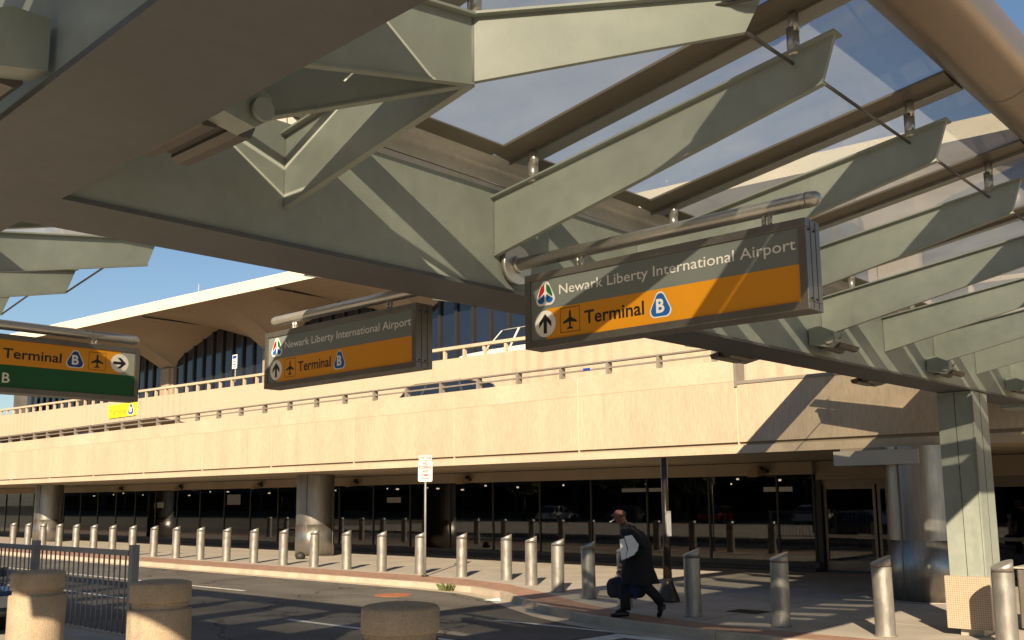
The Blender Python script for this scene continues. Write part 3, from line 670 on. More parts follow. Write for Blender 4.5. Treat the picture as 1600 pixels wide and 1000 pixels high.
# hip and short fins in the two inner corners
def seg_fin(name, a, b, za0, zb0, za1, zb1, th=.028, fl=.05):
    a = Vector((*a, 0)); b = Vector((*b, 0)); d = (b - a).normalized(); nn = Vector((-d.y, d.x, 0)); Z = lambda z: Vector((0, 0, z))
    m = MB(); m.hexa([a - nn * th / 2 + Z(za0), b - nn * th / 2 + Z(zb0), b + nn * th / 2 + Z(zb0), a + nn * th / 2 + Z(za0)],
                     [a - nn * th / 2 + Z(za1), b - nn * th / 2 + Z(zb1), b + nn * th / 2 + Z(zb1), a + nn * th / 2 + Z(za1)])
    o = m.build(name, GREEN, cp)
    m = MB(); m.hexa([a - nn * fl + Z(za1 + .001), b - nn * fl + Z(zb1 + .001), b + nn * fl + Z(zb1 + .001), a + nn * fl + Z(za1 + .001)],
                     [a - nn * fl + Z(za1 + .013), b - nn * fl + Z(zb1 + .013), b + nn * fl + Z(zb1 + .013), a + nn * fl + Z(za1 + .013)])
    m.build('top_flange', GREEN, o)
    m = MB(); m.hexa([a - nn * .02 + Z(za0 - .012), b - nn * .02 + Z(zb0 - .012), b + nn * .02 + Z(zb0 - .012), a + nn * .02 + Z(za0 - .012)],
                     [a - nn * .02 + Z(za0 - .001), b - nn * .02 + Z(zb0 - .001), b + nn * .02 + Z(zb0 - .001), a + nn * .02 + Z(za0 - .001)])
    m.build('bottom_edge', GREEN, o)
    return o
CR = (-2.91, 2.955)
h = seg_fin('hip_fin', (-4.32, 1.72), CR, 3.46, 3.751, 3.80, 4.058)
m = MB(); a = Vector((*CR, 0)); b = Vector((-2.0, 3.80, 0)); d = (b - a).normalized(); nn = Vector((-d.y, d.x, 0)) * .014
tp = a + d * ((b - a).length + .09)
m.add([a - nn + Vector((0, 0, 3.751)), b - nn + Vector((0, 0, 3.985)), tp - nn + Vector((0, 0, 4.17)), a - nn + Vector((0, 0, 4.058)),
       a + nn + Vector((0, 0, 3.751)), b + nn + Vector((0, 0, 3.985)), tp + nn + Vector((0, 0, 4.17)), a + nn + Vector((0, 0, 4.058))],
      [(0, 1, 2, 3), (7, 6, 5, 4), (0, 4, 5, 1), (1, 5, 6, 2), (2, 6, 7, 3), (3, 7, 4, 0)])
h2 = m.build('hip_fin', GREEN, cp); ns = Vector((-d.y, d.x, 0)) * .05
m = MB(); m.hexa([a - ns + Vector((0, 0, 4.059)), tp - ns + Vector((0, 0, 4.171)), tp + ns + Vector((0, 0, 4.171)), a + ns + Vector((0, 0, 4.059))],
                 [a - ns + Vector((0, 0, 4.071)), tp - ns + Vector((0, 0, 4.183)), tp + ns + Vector((0, 0, 4.183)), a + ns + Vector((0, 0, 4.071))]); m.build('top_flange', GREEN, h2)
MB().tube([a + Vector((.0, 0, 3.751)), a + Vector((0, 0, 4.055))], .02, 10).build('hip_weld', GREEN, h2)
pin_mb(CR[0], CR[1] + .02, 4.09, .22).build('pin', STEELB, h2)
seg_fin('short_fin', (-4.32, 2.955), CR, 3.48, 3.751, 3.875, 4.058)
seg_fin('short_fin', (-2.91, 1.71), CR, 3.46, 3.751, 3.86, 4.058)
CL = (-6.2, 2.955)
seg_fin('hip_fin', (-4.80, 1.72), (-7.15, 3.83), 3.46, 3.985, 3.80, 4.19)
seg_fin('short_fin', (-4.80, 2.955), CL, 3.48, 3.77, 3.875, 4.06)
seg_fin('short_fin', (-6.2, 1.71), CL, 3.46, 3.77, 3.86, 4.06)
# tie rods from each fin tip to the next fin
def rod(a, b): MB().tube([a, b], .0095, 8).build('tie_rod', TROUGH, cp)
tips = [(-2.0, 3.80, 3.995)] + [(XR + 2.32, y, 4.0 + zo(y)) for y in YN[1:] if y < 17]
for a, b in zip(tips, tips[1:]): rod(a, (b[0] - .155, b[1], b[2] + .15))
rod((-2.13, 3.69, 4.115), (-1.40, 4.02, 4.15))
tips = [(-7.15, 3.80, 3.995)] + [(XL - 2.68, y + .735, 4.0 + zo(y)) for y in YN[1:]]
for a, b in zip(tips, tips[1:]): rod(a, (b[0] + .155, b[1], b[2] + .15))
tips = [(x, YC + cy(x) + 2.32, 4.0) for x in XN_L]
for a, b in zip(tips, tips[1:]): rod((a[0], a[1] - .12, a[2] + .14), (b[0] + .02, b[1], b[2]))
# stainless cove above the girder, glazing bars, panes, gutter
def GZ(x): return 4.139 + .1587 * (x + 4.239)
def cove(y0, y1):
    P = [(-4.332, 3.94), (-4.336, 3.99), (-4.350, 4.045), (-4.385, 4.10), (-4.38, 4.148), (-4.20, 4.135)]
    vs = [(x, y, z + zo(y) * .6) for y in (y0 + .003, y1 - .003) for x, z in P]; k = len(P)
    return MB().add(vs, [(i, i + 1, k + i + 1, k + i) for i in range(k - 1)], True)
yb = [1.9, 2.955, 5.30] + [5.30 + 3.32 * i for i in range(1, 4)] + [17.2]
for a, b in zip(yb, yb[1:]): cove(a, b).build('cove_panel', CLAD, cp)
for x in (-4.343,): MB().box(x, x + .0065, 1.9, 17.2, 4.005, 4.009).build('cove_seam', RUB, cp)
XG0, XG1 = -4.08, -1.86
HA = (CR[1] - 1.72) / (CR[0] + 4.32)  # hip slope
def hipy(x): return 1.72 + HA * (x + 4.32)
def hipx(y): return -4.32 + (y - 1.72) / HA
def bar(y):   # glazing bar pair along x above fin line y
    zz = zo(y) * .6; x0 = -4.19; x1 = min(XG1, hipx(y) - .02)
    q = [(-.17, -.004, MULL, 0, .016), (.012, .195, MULLG, .018, 0)]
    for a, b, mt, za, zb in q:
        m = MB(); m.hexa([(x0, y + a, GZ(x0) - .012 - za + zz), (x1, y + a, GZ(x1) - .012 - za + zz), (x1, y + b, GZ(x1) - .012 - zb + zz), (x0, y + b, GZ(x0) - .012 - zb + zz)],
                         [(x0, y + a, GZ(x0) + .004 + zz), (x1, y + a, GZ(x1) + .004 + zz), (x1, y + b, GZ(x1) + .004 + zz), (x0, y + b, GZ(x0) + .004 + zz)])
        m.build('glazing_bar', mt, cp)
    m = MB(); m.hexa([(x0, y - .0035, GZ(x0) - .05 + zz), (x1, y - .0035, GZ(x1) - .05 + zz), (x1, y + .0115, GZ(x1) - .05 + zz), (x0, y + .0115, GZ(x0) - .05 + zz)],
                     [(x0, y - .0035, GZ(x0) + .01 + zz), (x1, y - .0035, GZ(x1) + .01 + zz), (x1, y + .0115, GZ(x1) + .01 + zz), (x0, y + .0115, GZ(x0) + .01 + zz)])
    m.build('gasket', STEEL, cp)
for y in YN: bar(y)
def pane(poly, zf, parent=cp):
    m = MB(); k = len(poly); m.add([(p[0], p[1], zf(p[0], p[1])) for p in poly], [tuple(range(k))]); m.build('glass_pane', ROOFGL, parent)
zA = lambda x, y: GZ(x) + zo(y) * .6 + .006
allY = [1.72] + YN + [17.2]
for a, b in zip(allY, allY[1:]):
    if b - a < .05 or a > 17.1: continue
    poly = clip([(XG0 - .02, a + .003), (XG1 + .08, a + .003), (XG1 + .08, b - .003), (XG0 - .02, b - .003)], -HA, 1, -(1.72 - HA * -4.32))
    if len(poly) > 2: pane(poly, zA)
for a, b in zip(YN[1:], YN[2:] + [17.2]):
    if a > 17: continue
    m = MB(); x0 = -4.19; x1 = XG0; m.hexa([(x0, a + .2, GZ(x0) - .02 + zo(a) * .6), (x1, a + .2, GZ(x1) - .006 + zo(a) * .6), (x1, b - .175, GZ(x1) - .006 + zo(b) * .6), (x0, b - .175, GZ(x0) - .02 + zo(b) * .6)],
                                            [(x0, a + .2, GZ(x0) + .004 + zo(a) * .6), (x1, a + .2, GZ(x1) + .004 + zo(a) * .6), (x1, b - .175, GZ(x1) + .004 + zo(b) * .6), (x0, b - .175, GZ(x0) + .004 + zo(b) * .6)])
    m.build('inner_frame', MULL, cp)
m = MB(); x0 = -4.19; x1 = XG0; a, b = 2.9, 4.44; m.hexa([(x0, a, GZ(x0) - .02), (x1, a, GZ(x1) - .006), (x1, b, GZ(x1) - .006), (x0, b, GZ(x0) - .02)], [(x0, a, GZ(x0) + .004), (x1, a, GZ(x1) + .004), (x1, b, GZ(x1) + .004), (x0, b, GZ(x0) + .004)]); m.build('inner_frame', MULL, cp)
ha = Vector((-4.32, 1.72, 0)); hb = Vector((-1.84, hipy(-1.84), 0)); hn = Vector((-(hb - ha).y, (hb - ha).x, 0)).normalized() * .02; zz1 = Vector((0, 0, 4.115)); zz2 = Vector((0, 0, GZ(-1.84) - .015)); up = Vector((0, 0, .03))
MB().hexa([ha - hn + zz1, hb - hn + zz2, hb + hn + zz2, ha + hn + zz1], [ha - hn + zz1 + up, hb - hn + zz2 + up, hb + hn + zz2 + up, ha + hn + zz1 + up]).build('hip_gap_seal', MULL, cp)  # strip added along the hip to stop sun leaking between the panes
# unseen left glass, starting further out beside a solid plate added for its shade
mx = XL + XR - .39
YL = [3.9] + [y + .735 for y in YN[1:]] + [17.75]
for a, b in zip(YL, YL[1:]):
    pane([(mx - XG0 - .30, a + .001), (mx - XG1 - .08, a + .001), (mx - XG1 - .08, b - .001), (mx - XG0 - .30, b - .001)], lambda x, y: zA(mx - x, y))
for y in YL[1:-1]:
    MB().hexa([(mx - XG1, y - .1, GZ(XG1) - .01), (mx + 3.6, y - .1, 4.2), (mx + 3.6, y + .1, 4.2), (mx - XG1, y + .1, GZ(XG1) - .01)],
              [(mx - XG1, y - .1, GZ(XG1) + .004), (mx + 3.6, y - .1, 4.214), (mx + 3.6, y + .1, 4.214), (mx - XG1, y + .1, GZ(XG1) + .004)]).build('glazing_bar', MULL, cp)
MB().box(-4.79, -4.41, 1.75, 18.0, 4.04, 4.06).build('spine_cap', CLAD, cp)
MB().box(-4.78, -4.36, 17.2, 18.0, 3.3, 3.9).build('girder_end', GREEN, cp)
MB().hexa([(-5.93, 1.9, 4.225), (-4.78, 1.9, 4.0), (-4.78, 18.0, 4.0), (-5.93, 18.0, 4.225)], [(-5.93, 1.9, 4.245), (-4.78, 1.9, 4.02), (-4.78, 18.0, 4.02), (-5.93, 18.0, 4.245)]).build('shade_plate', MULL, cp)  # unseen plate, added to block sun on the ramp wall and middle sign
GC = (-1.665, 4.633); GR = .225
def gut(a, b, n=28, smooth=True):
    m = MB(); m.tube([a, b], GR, n, cap=False); return m
gy = [3.25, 6.60, 9.92, 13.24, 16.56, 17.2]
for a, b in zip(gy, gy[1:]): gut((GC[0], a + .004, GC[1] + zo(a) * .6), (GC[0], b - .004, GC[1] + zo(b) * .6)).build('gutter_panel', GUTTER, cp)
for y in gy[1:-1]: MB().tube([(GC[0], y - .005, GC[1] + zo(y) * .6), (GC[0], y + .005, GC[1] + zo(y) * .6)], GR - .006, 28).build('gutter_seam', RUB, cp)
gxl = mx - GC[0]
GLY = 4.9
for a, b in zip(gy, gy[1:-1] + [17.8]): gut((gxl, a + .004, GC[1] + .04), (gxl, b - .004, GC[1] + .04)).build('gutter_panel', GUTTER, cp)
YGB = 1.72 + 2.46 + .195   # gutter of the cross girder, far side
for a, b in [(GC[0] - .3, 2)] + [(2, 7)]: gut((a, YGB - .18, GC[1]), (b, YGB - .18, GC[1])).build('gutter_panel', GUTTER, cp)
for k in range(8):
    a = gxl - k * 3.32; gut((a - .004, YGB, GC[1]), (a - 3.316, YGB, GC[1])).build('gutter_panel', GUTTER, cp)
YGN = YC0 - 2.11
for k in range(12): gut((-32.8 + k * 3.32, YGN, GC[1]), (-32.8 + (k + 1) * 3.32 - .008, YGN, GC[1])).build('gutter_panel', GUTTER, cp)
zB = lambda x, y: 4.139 + .1587 * (y - 1.80)
zN = lambda x, y: 4.139 + .2 * (1.13 - y)
for k in range(13):
    x = -8.1 - 1.66 * k
    pane([(x - 1.65, 2.34), (x - .01, 2.34), (x - .01, 4.18), (x - 1.65, 4.18)], zB)
    MB().hexa([(x - .17, 1.85, 4.135), (x + .18, 1.85, 4.135), (x + .18, 4.2, zB(0, 4.2) - .012), (x - .17, 4.2, zB(0, 4.2) - .012)], [(x - .17, 1.85, 4.142), (x + .18, 1.85, 4.142), (x + .18, 4.2, zB(0, 4.2) - .003), (x - .17, 4.2, zB(0, 4.2) - .003)]).build('glazing_bar', MULL, cp)
MB().hexa([(-33, 1.9, 4.13), (-5.73, 1.9, 4.13), (-5.73, 2.33, 4.2), (-33, 2.33, 4.2)], [(-33, 1.9, 4.15), (-5.73, 1.9, 4.15), (-5.73, 2.33, 4.22), (-33, 2.33, 4.22)]).build('shade_plate', MULL, cp)  # unseen plate, added to cast shade on the left sign
pane([(-8.08, 1.96), (-5.1, 1.96), (-7.2, 4.0), (-7.4, 4.18), (-8.08, 4.18)], zB)
pane([(-3.95, 1.96), (-.0, 1.96), (0, 4.0), (-1.84, 4.0)], zB); pane([(0.01, 1.96), (7, 1.96), (7, 4.0), (.01, 4.0)], zB)
MB().box(-4.2, 7, 1.86, 1.96, 4.13, 4.15).build('inner_frame', MULL, cp)
for x in [-2.91 + 1.66 * k for k in range(6)]:
    y1 = min(4.0, hipy(x) - .02) if x < -1.9 else 4.0
    for a, b in ((-.17, -.01), (.01, .195)): MB().hexa([(x + a, 1.86, 4.128), (x + b, 1.86, 4.128), (x + b, y1, zB(0, y1) - .018), (x + a, y1, zB(0, y1) - .018)], [(x + a, 1.86, 4.144), (x + b, 1.86, 4.144), (x + b, y1, zB(0, y1) - .002), (x + a, y1, zB(0, y1) - .002)]).build('glazing_bar', MULL, cp)
for a, b in ((-34, -20), (-20, -5.3), (-3.9, 7)):
    P = [(1.71, 3.93), (1.63, 3.985), (1.61, 4.06), (1.64, 4.125), (1.72, 4.15), (1.86, 4.135)]; yo = cy(a) if a > -5 else cy(-5)
    for sg, nm in ((0, 0), (1, 1)):
        vs = [(x, (y if not sg else 2.93 - y) + yo, z) for x in (a, b) for y, z in P]; k = len(P)
        MB().add(vs, [(i, i + 1, k + i + 1, k + i) for i in range(k - 1)], True).build('cove_panel', CLAD, cp)
    MB().box(a, b, 1.22 + yo, 1.70 + yo, 4.145, 4.16).build('spine_cap', CLAD, cp)
for k in range(24):
    x = -2.95 + 1.66 * (k - 18)
    pane([(x + .01, YGN + .2), (x + 1.65, YGN + .2), (x + 1.65, .97), (x + .01, .97)], zN)
    MB().hexa([(x - .17, .98, 4.14), (x + .18, .98, 4.14), (x + .18, YGN + .2, zN(0, YGN + .2) - .01), (x - .17, YGN + .2, zN(0, YGN + .2) - .01)], [(x - .17, .98, 4.15), (x + .18, .98, 4.15), (x + .18, YGN + .2, zN(0, YGN + .2) - .002), (x - .17, YGN + .2, zN(0, YGN + .2) - .002)]).build('glazing_bar', MULL, cp)

# trough lights on the girders
def trough(loc, rz, label):
    t = thing('trough_light', label, 'light fitting', loc, rz, 'twin trough light fittings on the girders')
    L = Vector(loc)
    def b(m, n_, mt, p=None): return m.build(n_, mt, p or t, origin=(0, 0, 0))
    # local: +x along the girder, +y away from it (girder face at y=0), z=0 underside
    o = b(MB().prism([(.0, 0, .02), (.0, .20, -.02), (.0, .27, .03), (.0, .27, .12), (.0, .12, .20), (.0, 0, .20)], (.12, 0, 0)), 'bracket', GREEN)
    b(MB().tube([(.121, .22, .05), (.15, .22, .05)], .045, 16), 'end_disc', GREEN)
    for y0 in (.03, .18):
        m = MB(); m.add([(-.46, y0, 0), (0, y0, 0), (0, y0 + .03, -.02), (-.46, y0 + .03, -.02), (0, y0 + .08, -.015), (-.46, y0 + .08, -.015), (0, y0 + .10, .03), (-.46, y0 + .10, .03), (0, y0, .05), (-.46, y0, .05)],
                        [(0, 1, 2, 3), (3, 2, 4, 5), (5, 4, 6, 7), (7, 6, 8, 9), (9, 8, 1, 0), (1, 8, 6, 4, 2), (0, 3, 5, 7, 9)])
        b(m, 'trough', TROUGH)
    b(MB().box(-.44, 0, .131, .179, .01, .04), 'spine', DARK); b(MB().tube([(.03, .28, .06), (.03, .31, .10)], .008, 6), 'bolt', STEEL)
    return t
trough((-3.15, YC + .004, 3.30), 0, 'bronze twin trough light clamped under the wide overhead girder, left of centre')
for y, lb in ((9.35, 'twin trough light on the green girder right of the nearest sign'), (12.67, 'twin trough light on the girder just left of the green post'), (16.0, 'twin trough light on the girder right of the green post')):
    trough((XR + .013, y, 3.34 + zo(y)), -math.pi / 2, lb)
for y, lb in ((9.0, 'trough light on the hidden side of the girder, below the nearest sign end'), (12.4, 'trough light on the hidden side of the girder, left of the green post')):
    trough((XL + .028, y, 3.24 + zo(y)), math.pi / 2, lb)
trough((-3.24, YC0 - .004, 3.27), 0, 'trough light cut off by the top left corner of the view').scale = (1, -1, 1)

# ------------------------------------------------------------------ hanging signs
def sign_base(name, label, u2w, W=1.965, H=.49, D=.17, hang=(.40, 1.705), tube=(-.18, 2.03), tz=.605, flange=True, flat=(0, 0)):
    """u2w(u, d, v): u along sign, d depth behind the face, v up -> world"""
    t = thing(name, label, 'sign', tuple(u2w(W / 2, D / 2, 0)), group='hanging wayfinding signs under the canopy')
    B = MB()
    def bx(m, u0, u1, d0, d1, v0, v1):
        p = [u2w(a, b, c) for c in (v0, v1) for a, b in ((u0, d0), (u1, d0), (u1, d1), (u0, d1))]; m.hexa(p[:4], p[4:])
    e = .045; m = MB()
    bx(m, 0, W, .0, D, 0, e); bx(m, 0, W, 0, D, H - e, H); bx(m, 0, e, 0, D, e, H - e); bx(m, W - e, W, 0, D, e, H - e)
    fr = bevel(m.build('frame', FRAME, t), .003)
    for d in (.055, .115):
        m = MB(); bx(m, W + .0001, W + .0015, d, d + .004, .01, H - .01); m.build('groove', RUB, fr)
        m = MB(); bx(m, -.0015, -.0001, d, d + .004, .01, H - .01); m.build('groove', RUB, fr)
        for vv in (.06, H - .06):
            m = MB(); m.tube([u2w(W + .001, d - .02, vv), u2w(W + .006, d - .02, vv)], .006, 8); m.build('screw', RUB, fr)
    m = MB(); bx(m, e + .0005, W - e - .0005, .012, D - .012, e + .0005, H - e - .0005); m.build('face', SG, t)
    for hx in hang:
        m = MB(); m.tube([u2w(hx, D / 2, H + .001), u2w(hx, D / 2, H + .10)], .014, 10); m.tube([u2w(hx + .035, D / 2, H + .001), u2w(hx + .035, D / 2, H + .10)], .014, 10)
        m.tube([u2w(hx + .018, D / 2, H + .0), u2w(hx + .018, D / 2, H + .012)], .045, 12); m.build('hanger', STEELB, t)
    a, b = tube; s = 1 if b > a else -1
    pts = [u2w(a, D / 2, tz), u2w(b - .045 * s, D / 2, tz), u2w(b - .02 * s, D / 2, tz), u2w(b - .006 * s, D / 2, tz), u2w(b, D / 2, tz)]
    MB().tube(pts, [.043, .043, .038, .026, .010], 24).build('tube', STEELB, t)
    m = MB(); m.tube([u2w(b - .075 * s, D / 2, tz), u2w(b - .068 * s, D / 2, tz)], .0445, 24); m.build('tube_collar', RAILM, t)
    if flange:
        m = MB(); m.tube([u2w(a, D / 2, tz), u2w(a + .035 * s, D / 2, tz)], .135, 32); m.build('flange', STEELB, t)
        m = MB(); m.tube([u2w(a + .036 * s, D / 2, tz), u2w(a + .06 * s, D / 2, tz)], .06, 24); m.build('flange_collar', STEELB, t)
    def flatp(name, pts, mt, lay, parent=t):
        m = MB(); P = [u2w(p[0], .012 - .0012 * lay, p[1]) for p in pts]; m.add(P, [tuple(range(len(P)))]); return m.build(name, mt, parent)
    def txt(name, s_, x0, x1, base, cap, mt, lay, wt=.012):
        v, f = text_mesh(s_, x0, x1, base, cap, wt)
        iv = sorted((min(v[i][0] for i in q), max(v[i][0] for i in q), k) for k, q in enumerate(f)); words = []; hi = -9
        for a_, b_, k in iv:
            if a_ > hi + cap * .26: words.append([])
            words[-1].append(k); hi = max(hi, b_)
        for wd_ in words:
            m = MB(); m.add([u2w(p[0], .012 - .0012 * lay, p[1]) for p in v], [f[k] for k in wd_])
            used = sorted(set(i for q in m.f for i in q)); mp_ = {o_: n_ for n_, o_ in enumerate(used)}
            m.v = [m.v[i] for i in used]; m.f = [tuple(mp_[i] for i in q) for q in m.f]; o_ = m.build(name, mt, t)
        return o_
    return t, flatp, txt
def logo(fp, cx, cy, w_, h_):
    fp('logo', guitar(cx, cy, w_, h_), SW, 2)
    q = lambda pts: [(cx + x * w_, cy + y * h_) for x, y in pts]
    fp('logo_leaf', q([(-.09, .36), (-.05, .38), (-.05, .10), (-.12, .0), (-.36, -.18), (-.37, -.08), (-.30, .12), (-.22, .27)]), SR, 3)
    fp('logo_leaf', q([(.09, .36), (.05, .38), (.05, .10), (.12, .0), (.36, -.18), (.37, -.08), (.30, .12), (.22, .27)]), SGN, 3)
    fp('logo_leaf', q([(-.05, -.06), (-.05, -.30), (-.12, -.40), (-.26, -.41), (-.37, -.36), (-.41, -.26), (-.36, -.22), (-.2, -.13), (-.1, -.05)]), SB, 3)
    fp('logo_leaf', q([(.05, -.06), (.05, -.30), (.12, -.40), (.26, -.41), (.37, -.36), (.41, -.26), (.36, -.22), (.2, -.13), (.1, -.05)]), SB, 3)
def badge(fp, tx, cx, cy, w_, h_, mt=SB):
    fp('badge_rim', guitar(cx, cy, w_, h_), SW, 2); fp('badge', guitar(cx, cy - .001, w_ * .88, h_ * .88), mt, 3)
    tx('letter', 'B', cx - w_ * .19, cx + w_ * .19, cy - h_ * .30, h_ * .52, SW, 4, .03)
def outline(fp, x0, x1, y0, y1, g=.0035):
    for a in ((x0, x1, y0, y0 + g), (x0, x1, y1 - g, y1), (x0, x0 + g, y0, y1), (x1 - g, x1, y0, y1)): fp('icon_frame', [(a[0], a[2]), (a[1], a[2]), (a[1], a[3]), (a[0], a[3])], SK, 2)
def airport_sign(name, label, u2w, tube, hang):
    t, fp, tx = sign_base(name, label, u2w, tube=tube, hang=hang)
    fp('orange_band', [(.175, .0455), (1.919, .0455), (1.919, .247), (.175, .247)], SO, 1)
    logo(fp, .170, .352, .158, .162)
    tx('lettering', 'Newark Liberty International Airport', .285, 1.902, .328, .062, SW, 2, .004)
    fp('arrow_disc', circle(.166, .152, .087), SW if False else SW, 2); fp('arrow', arrow(.166, .152, .128), SK, 3)
    outline(fp, .290, .448, .075, .234); fp('plane_icon', plane_icon(.369, .154, .125), SK, 2)
    tx('lettering', 'Terminal', .485, .931, .112, .082, SK, 2, .016)
    badge(fp, tx, 1.046, .154, .150, .155)
    return t
airport_sign('hanging_sign', 'large grey and orange airport direction sign nearest the camera, right of the girder', lambda u, d, v: Vector((-4.145 + u, 4.70 + d, 2.862 + v)), (-.163, 2.02), (.381, 1.69))
airport_sign('hanging_sign', 'grey and orange airport direction sign hanging left of the girder, middle of the three', lambda u, d, v: Vector((-7.27 + u, 4.79 + d, 2.868 + v)), (2.49, -.01), (.30, 1.55))
# third sign: faces +X, runs along Y
u3 = lambda u, d, v: Vector((-8.5 - d, 2.305 + u, 2.812 + v))
t, fp, tx = sign_base('hanging_sign', 'orange and green terminal sign at the left edge with right arrow', u3, tube=(-.58, 1.985), tz=.578, hang=(.25, 1.55))
fp('orange_band', [(.0455, .235), (1.78, .235), (1.78, .4445), (.0455, .4445)], SO, 1)
fp('pale_end', [(1.7801, .235), (1.919, .235), (1.919, .4445), (1.7801, .4445)], SGP, 1)
fp('green_band', [(.0455, .0455), (1.919, .0455), (1.919, .2349), (.0455, .2349)], SGR, 1)
tx('lettering', 'Terminal', .775, 1.258, .292, .082, SK, 2, .016); badge(fp, tx, 1.376, .338, .156, .158, SB2)
outline(fp, 1.494, 1.65, .258, .417); fp('plane_icon', plane_icon(1.572, .338, .125), SK, 2)
fp('arrow_disc', circle(1.778, .34, .084), SW, 2); fp('arrow', arrow(1.778, .34, .12, -math.pi / 2), SK, 3)
tx('lettering', 'B', .782, .842, .084, .082, SW, 2, .012)

# ------------------------------------------------------------------ bollards
def make_bollard():
    t = thing('steel_bollard', '', 'bollard', (0, 0, 0), group='slant topped steel bollards along the kerb')
    r = .134; n_ = 28
    o = (0, 0, 0)
    m = MB(); m.tube([(0, 0, .0), (0, 0, .93)], r, n_, cap=False); m.build('post', BOLL, t, origin=o)
    # slanted cap
    m = MB(); vs = []
    for k in range(n_):
        a = 2 * math.pi * k / n_; c, s = math.cos(a), math.sin(a); vs += [(r * .985 * c, r * .985 * s, .936), (r * .985 * c, r * .985 * s, 1.03 + .055 * (c * .8 + s * .6))]
    f = [(2 * k, 2 * ((k + 1) % n_), 2 * ((k + 1) % n_) + 1, 2 * k + 1) for k in range(n_)]
    m.add(vs, f, True); m.f += [tuple(2 * k + 1 for k in range(n_)), tuple(2 * k for k in range(n_))[::-1]]; m.sm += [False, False]
    m.build('cap', BOLL, t, origin=o)
    MB().tube([(0, 0, .0), (0, 0, .018)], r + .018, n_).build('base_ring', RAILM, t, origin=o)
    MB().tube([(0, 0, .929), (0, 0, .937)], r * .955, n_, cap=False).build('groove', RUB, t, origin=o)
    return t
bl = [(-45.3, 17.5), (-43.75, 17.5), (-42.2, 17.5), (-40.6, 17.5), (-39.0, 17.5), (-37.4, 17.5), (-35.8, 17.5), (-34.2, 17.5), (-32.65, 17.46), (-31.1, 17.44)]
bl = [(-45.5 + 1.56 * i, 17.42) for i in range(10)]
bl += [(-29.87, 17.42), (-28.28, 17.42), (-26.72, 17.42), (-25.15, 17.42), (-23.62, 17.42), (-22.1, 17.42), (-20.6, 17.42), (-19.08, 17.42), (-17.55, 17.42), (-16.0, 17.38),
       (-14.6, 16.68), (-13.17, 15.87), (-11.78, 15.13), (-10.45, 14.45), (-8.72, 13.92), (-7.05, 13.66), (-5.47, 13.6), (-3.9, 13.52)]
Lb = {0: 'steel bollard at the left picture edge, furthest of the row'}
nms = ['second', 'third', 'fourth', 'fifth', 'sixth', 'seventh', 'eighth', 'ninth', 'tenth']
for i in range(1, 10): Lb[i] = 'sunlit steel bollard, %s from the left end of the long row' % nms[i - 1]
Lb.update({10: 'sunlit steel bollard standing third left of the sunlit steel column', 11: 'sunlit steel bollard standing second left of the sunlit steel column', 12: 'sunlit steel bollard between two others, a little left of the sunlit steel column',
           13: 'sunlit steel bollard immediately left of the sunlit steel column', 14: 'sunlit steel bollard directly in front of the sunlit steel column', 15: 'sunlit steel bollard first right of the sunlit steel column',
           16: 'sunlit steel bollard second right of the sunlit steel column', 17: 'steel bollard touching the no stopping sign post', 18: 'sunlit steel bollard first right of the no stopping sign post',
           19: 'sunlit steel bollard where the kerb starts to curve', 20: 'sunlit steel bollard on the kerb curve, right after the long straight row', 21: 'last fully sunlit steel bollard on the kerb curve',
           22: 'dull half shaded steel bollard just left of the walking man', 23: 'steel bollard mostly hidden behind the walking man', 24: 'shaded steel bollard right of the black lamp pole',
           25: 'shaded steel bollard with two light spots, left of the entrance doors', 26: 'bright steel bollard in front of the large entrance column', 27: 'steel bollard nearest the camera, in front of the green post base'})
pb = make_bollard(); pk = kids(pb)
for i, (x, y) in enumerate(bl):
    if i == 0: o = pb
    else:
        o = pb.copy(); col.objects.link(o)
        for k in pk: c = k.copy(); col.objects.link(c); c.parent = o
    o.location = (x, y, .003); rb = random.Random(i); o.rotation_euler = (R(rb.uniform(-.7, .7)), R(rb.uniform(-.7, .7)), R(rb.uniform(-6, 6))); o['label'] = Lb[i]

# concrete bollards in the foreground
def make_cb():
    t = thing('concrete_bollard', '', 'bollard', (0, 0, 0), group='thick concrete bollards in the foreground'); o = (0, 0, 0)
    def lathe(pr, n_=48):
        m = MB(); vs = [(r * math.cos(2 * math.pi * k / n_), r * math.sin(2 * math.pi * k / n_), z) for r, z in pr for k in range(n_)]
        m.add(vs, [(i * n_ + k, i * n_ + (k + 1) % n_, (i + 1) * n_ + (k + 1) % n_, (i + 1) * n_ + k) for i in range(len(pr) - 1) for k in range(n_)], True); return m
    lathe([(.305, 0), (.305, .84), (.297, .855), (.285, .865)]).build('body', AGG, t, origin=o)
    lathe([(.284, .84), (.268, .87), (.268, .915), (.285, .925)]).build('neck', AGG, t, origin=o)
    m = lathe([(.28, .924), (.29, .928), (.294, .94), (.294, 1.09), (.286, 1.108), (.265, 1.12), (.19, 1.132), (.001, 1.14)]); m.build('cap', AGG, t, origin=o)
    return t
pc_ = make_cb(); pk = kids(pc_)
for i, (x, y, lb) in enumerate([(-9.29, 5.0, 'round concrete bollard second from the left, in front of the fence end post'), (-11.85, 4.85, 'round concrete bollard furthest left, before the picket fence'),
                                (-5.69, 5.0, 'shaded round concrete bollard at the bottom centre, only its cap in view')]):
    if i == 0: o = pc_
    else:
        o = pc_.copy(); col.objects.link(o)
        for k in pk: c = k.copy(); col.objects.link(c); c.parent = o
    o.location = (x, y, 0); o['label'] = lb; o.rotation_euler = (0, 0, i * 1.3)

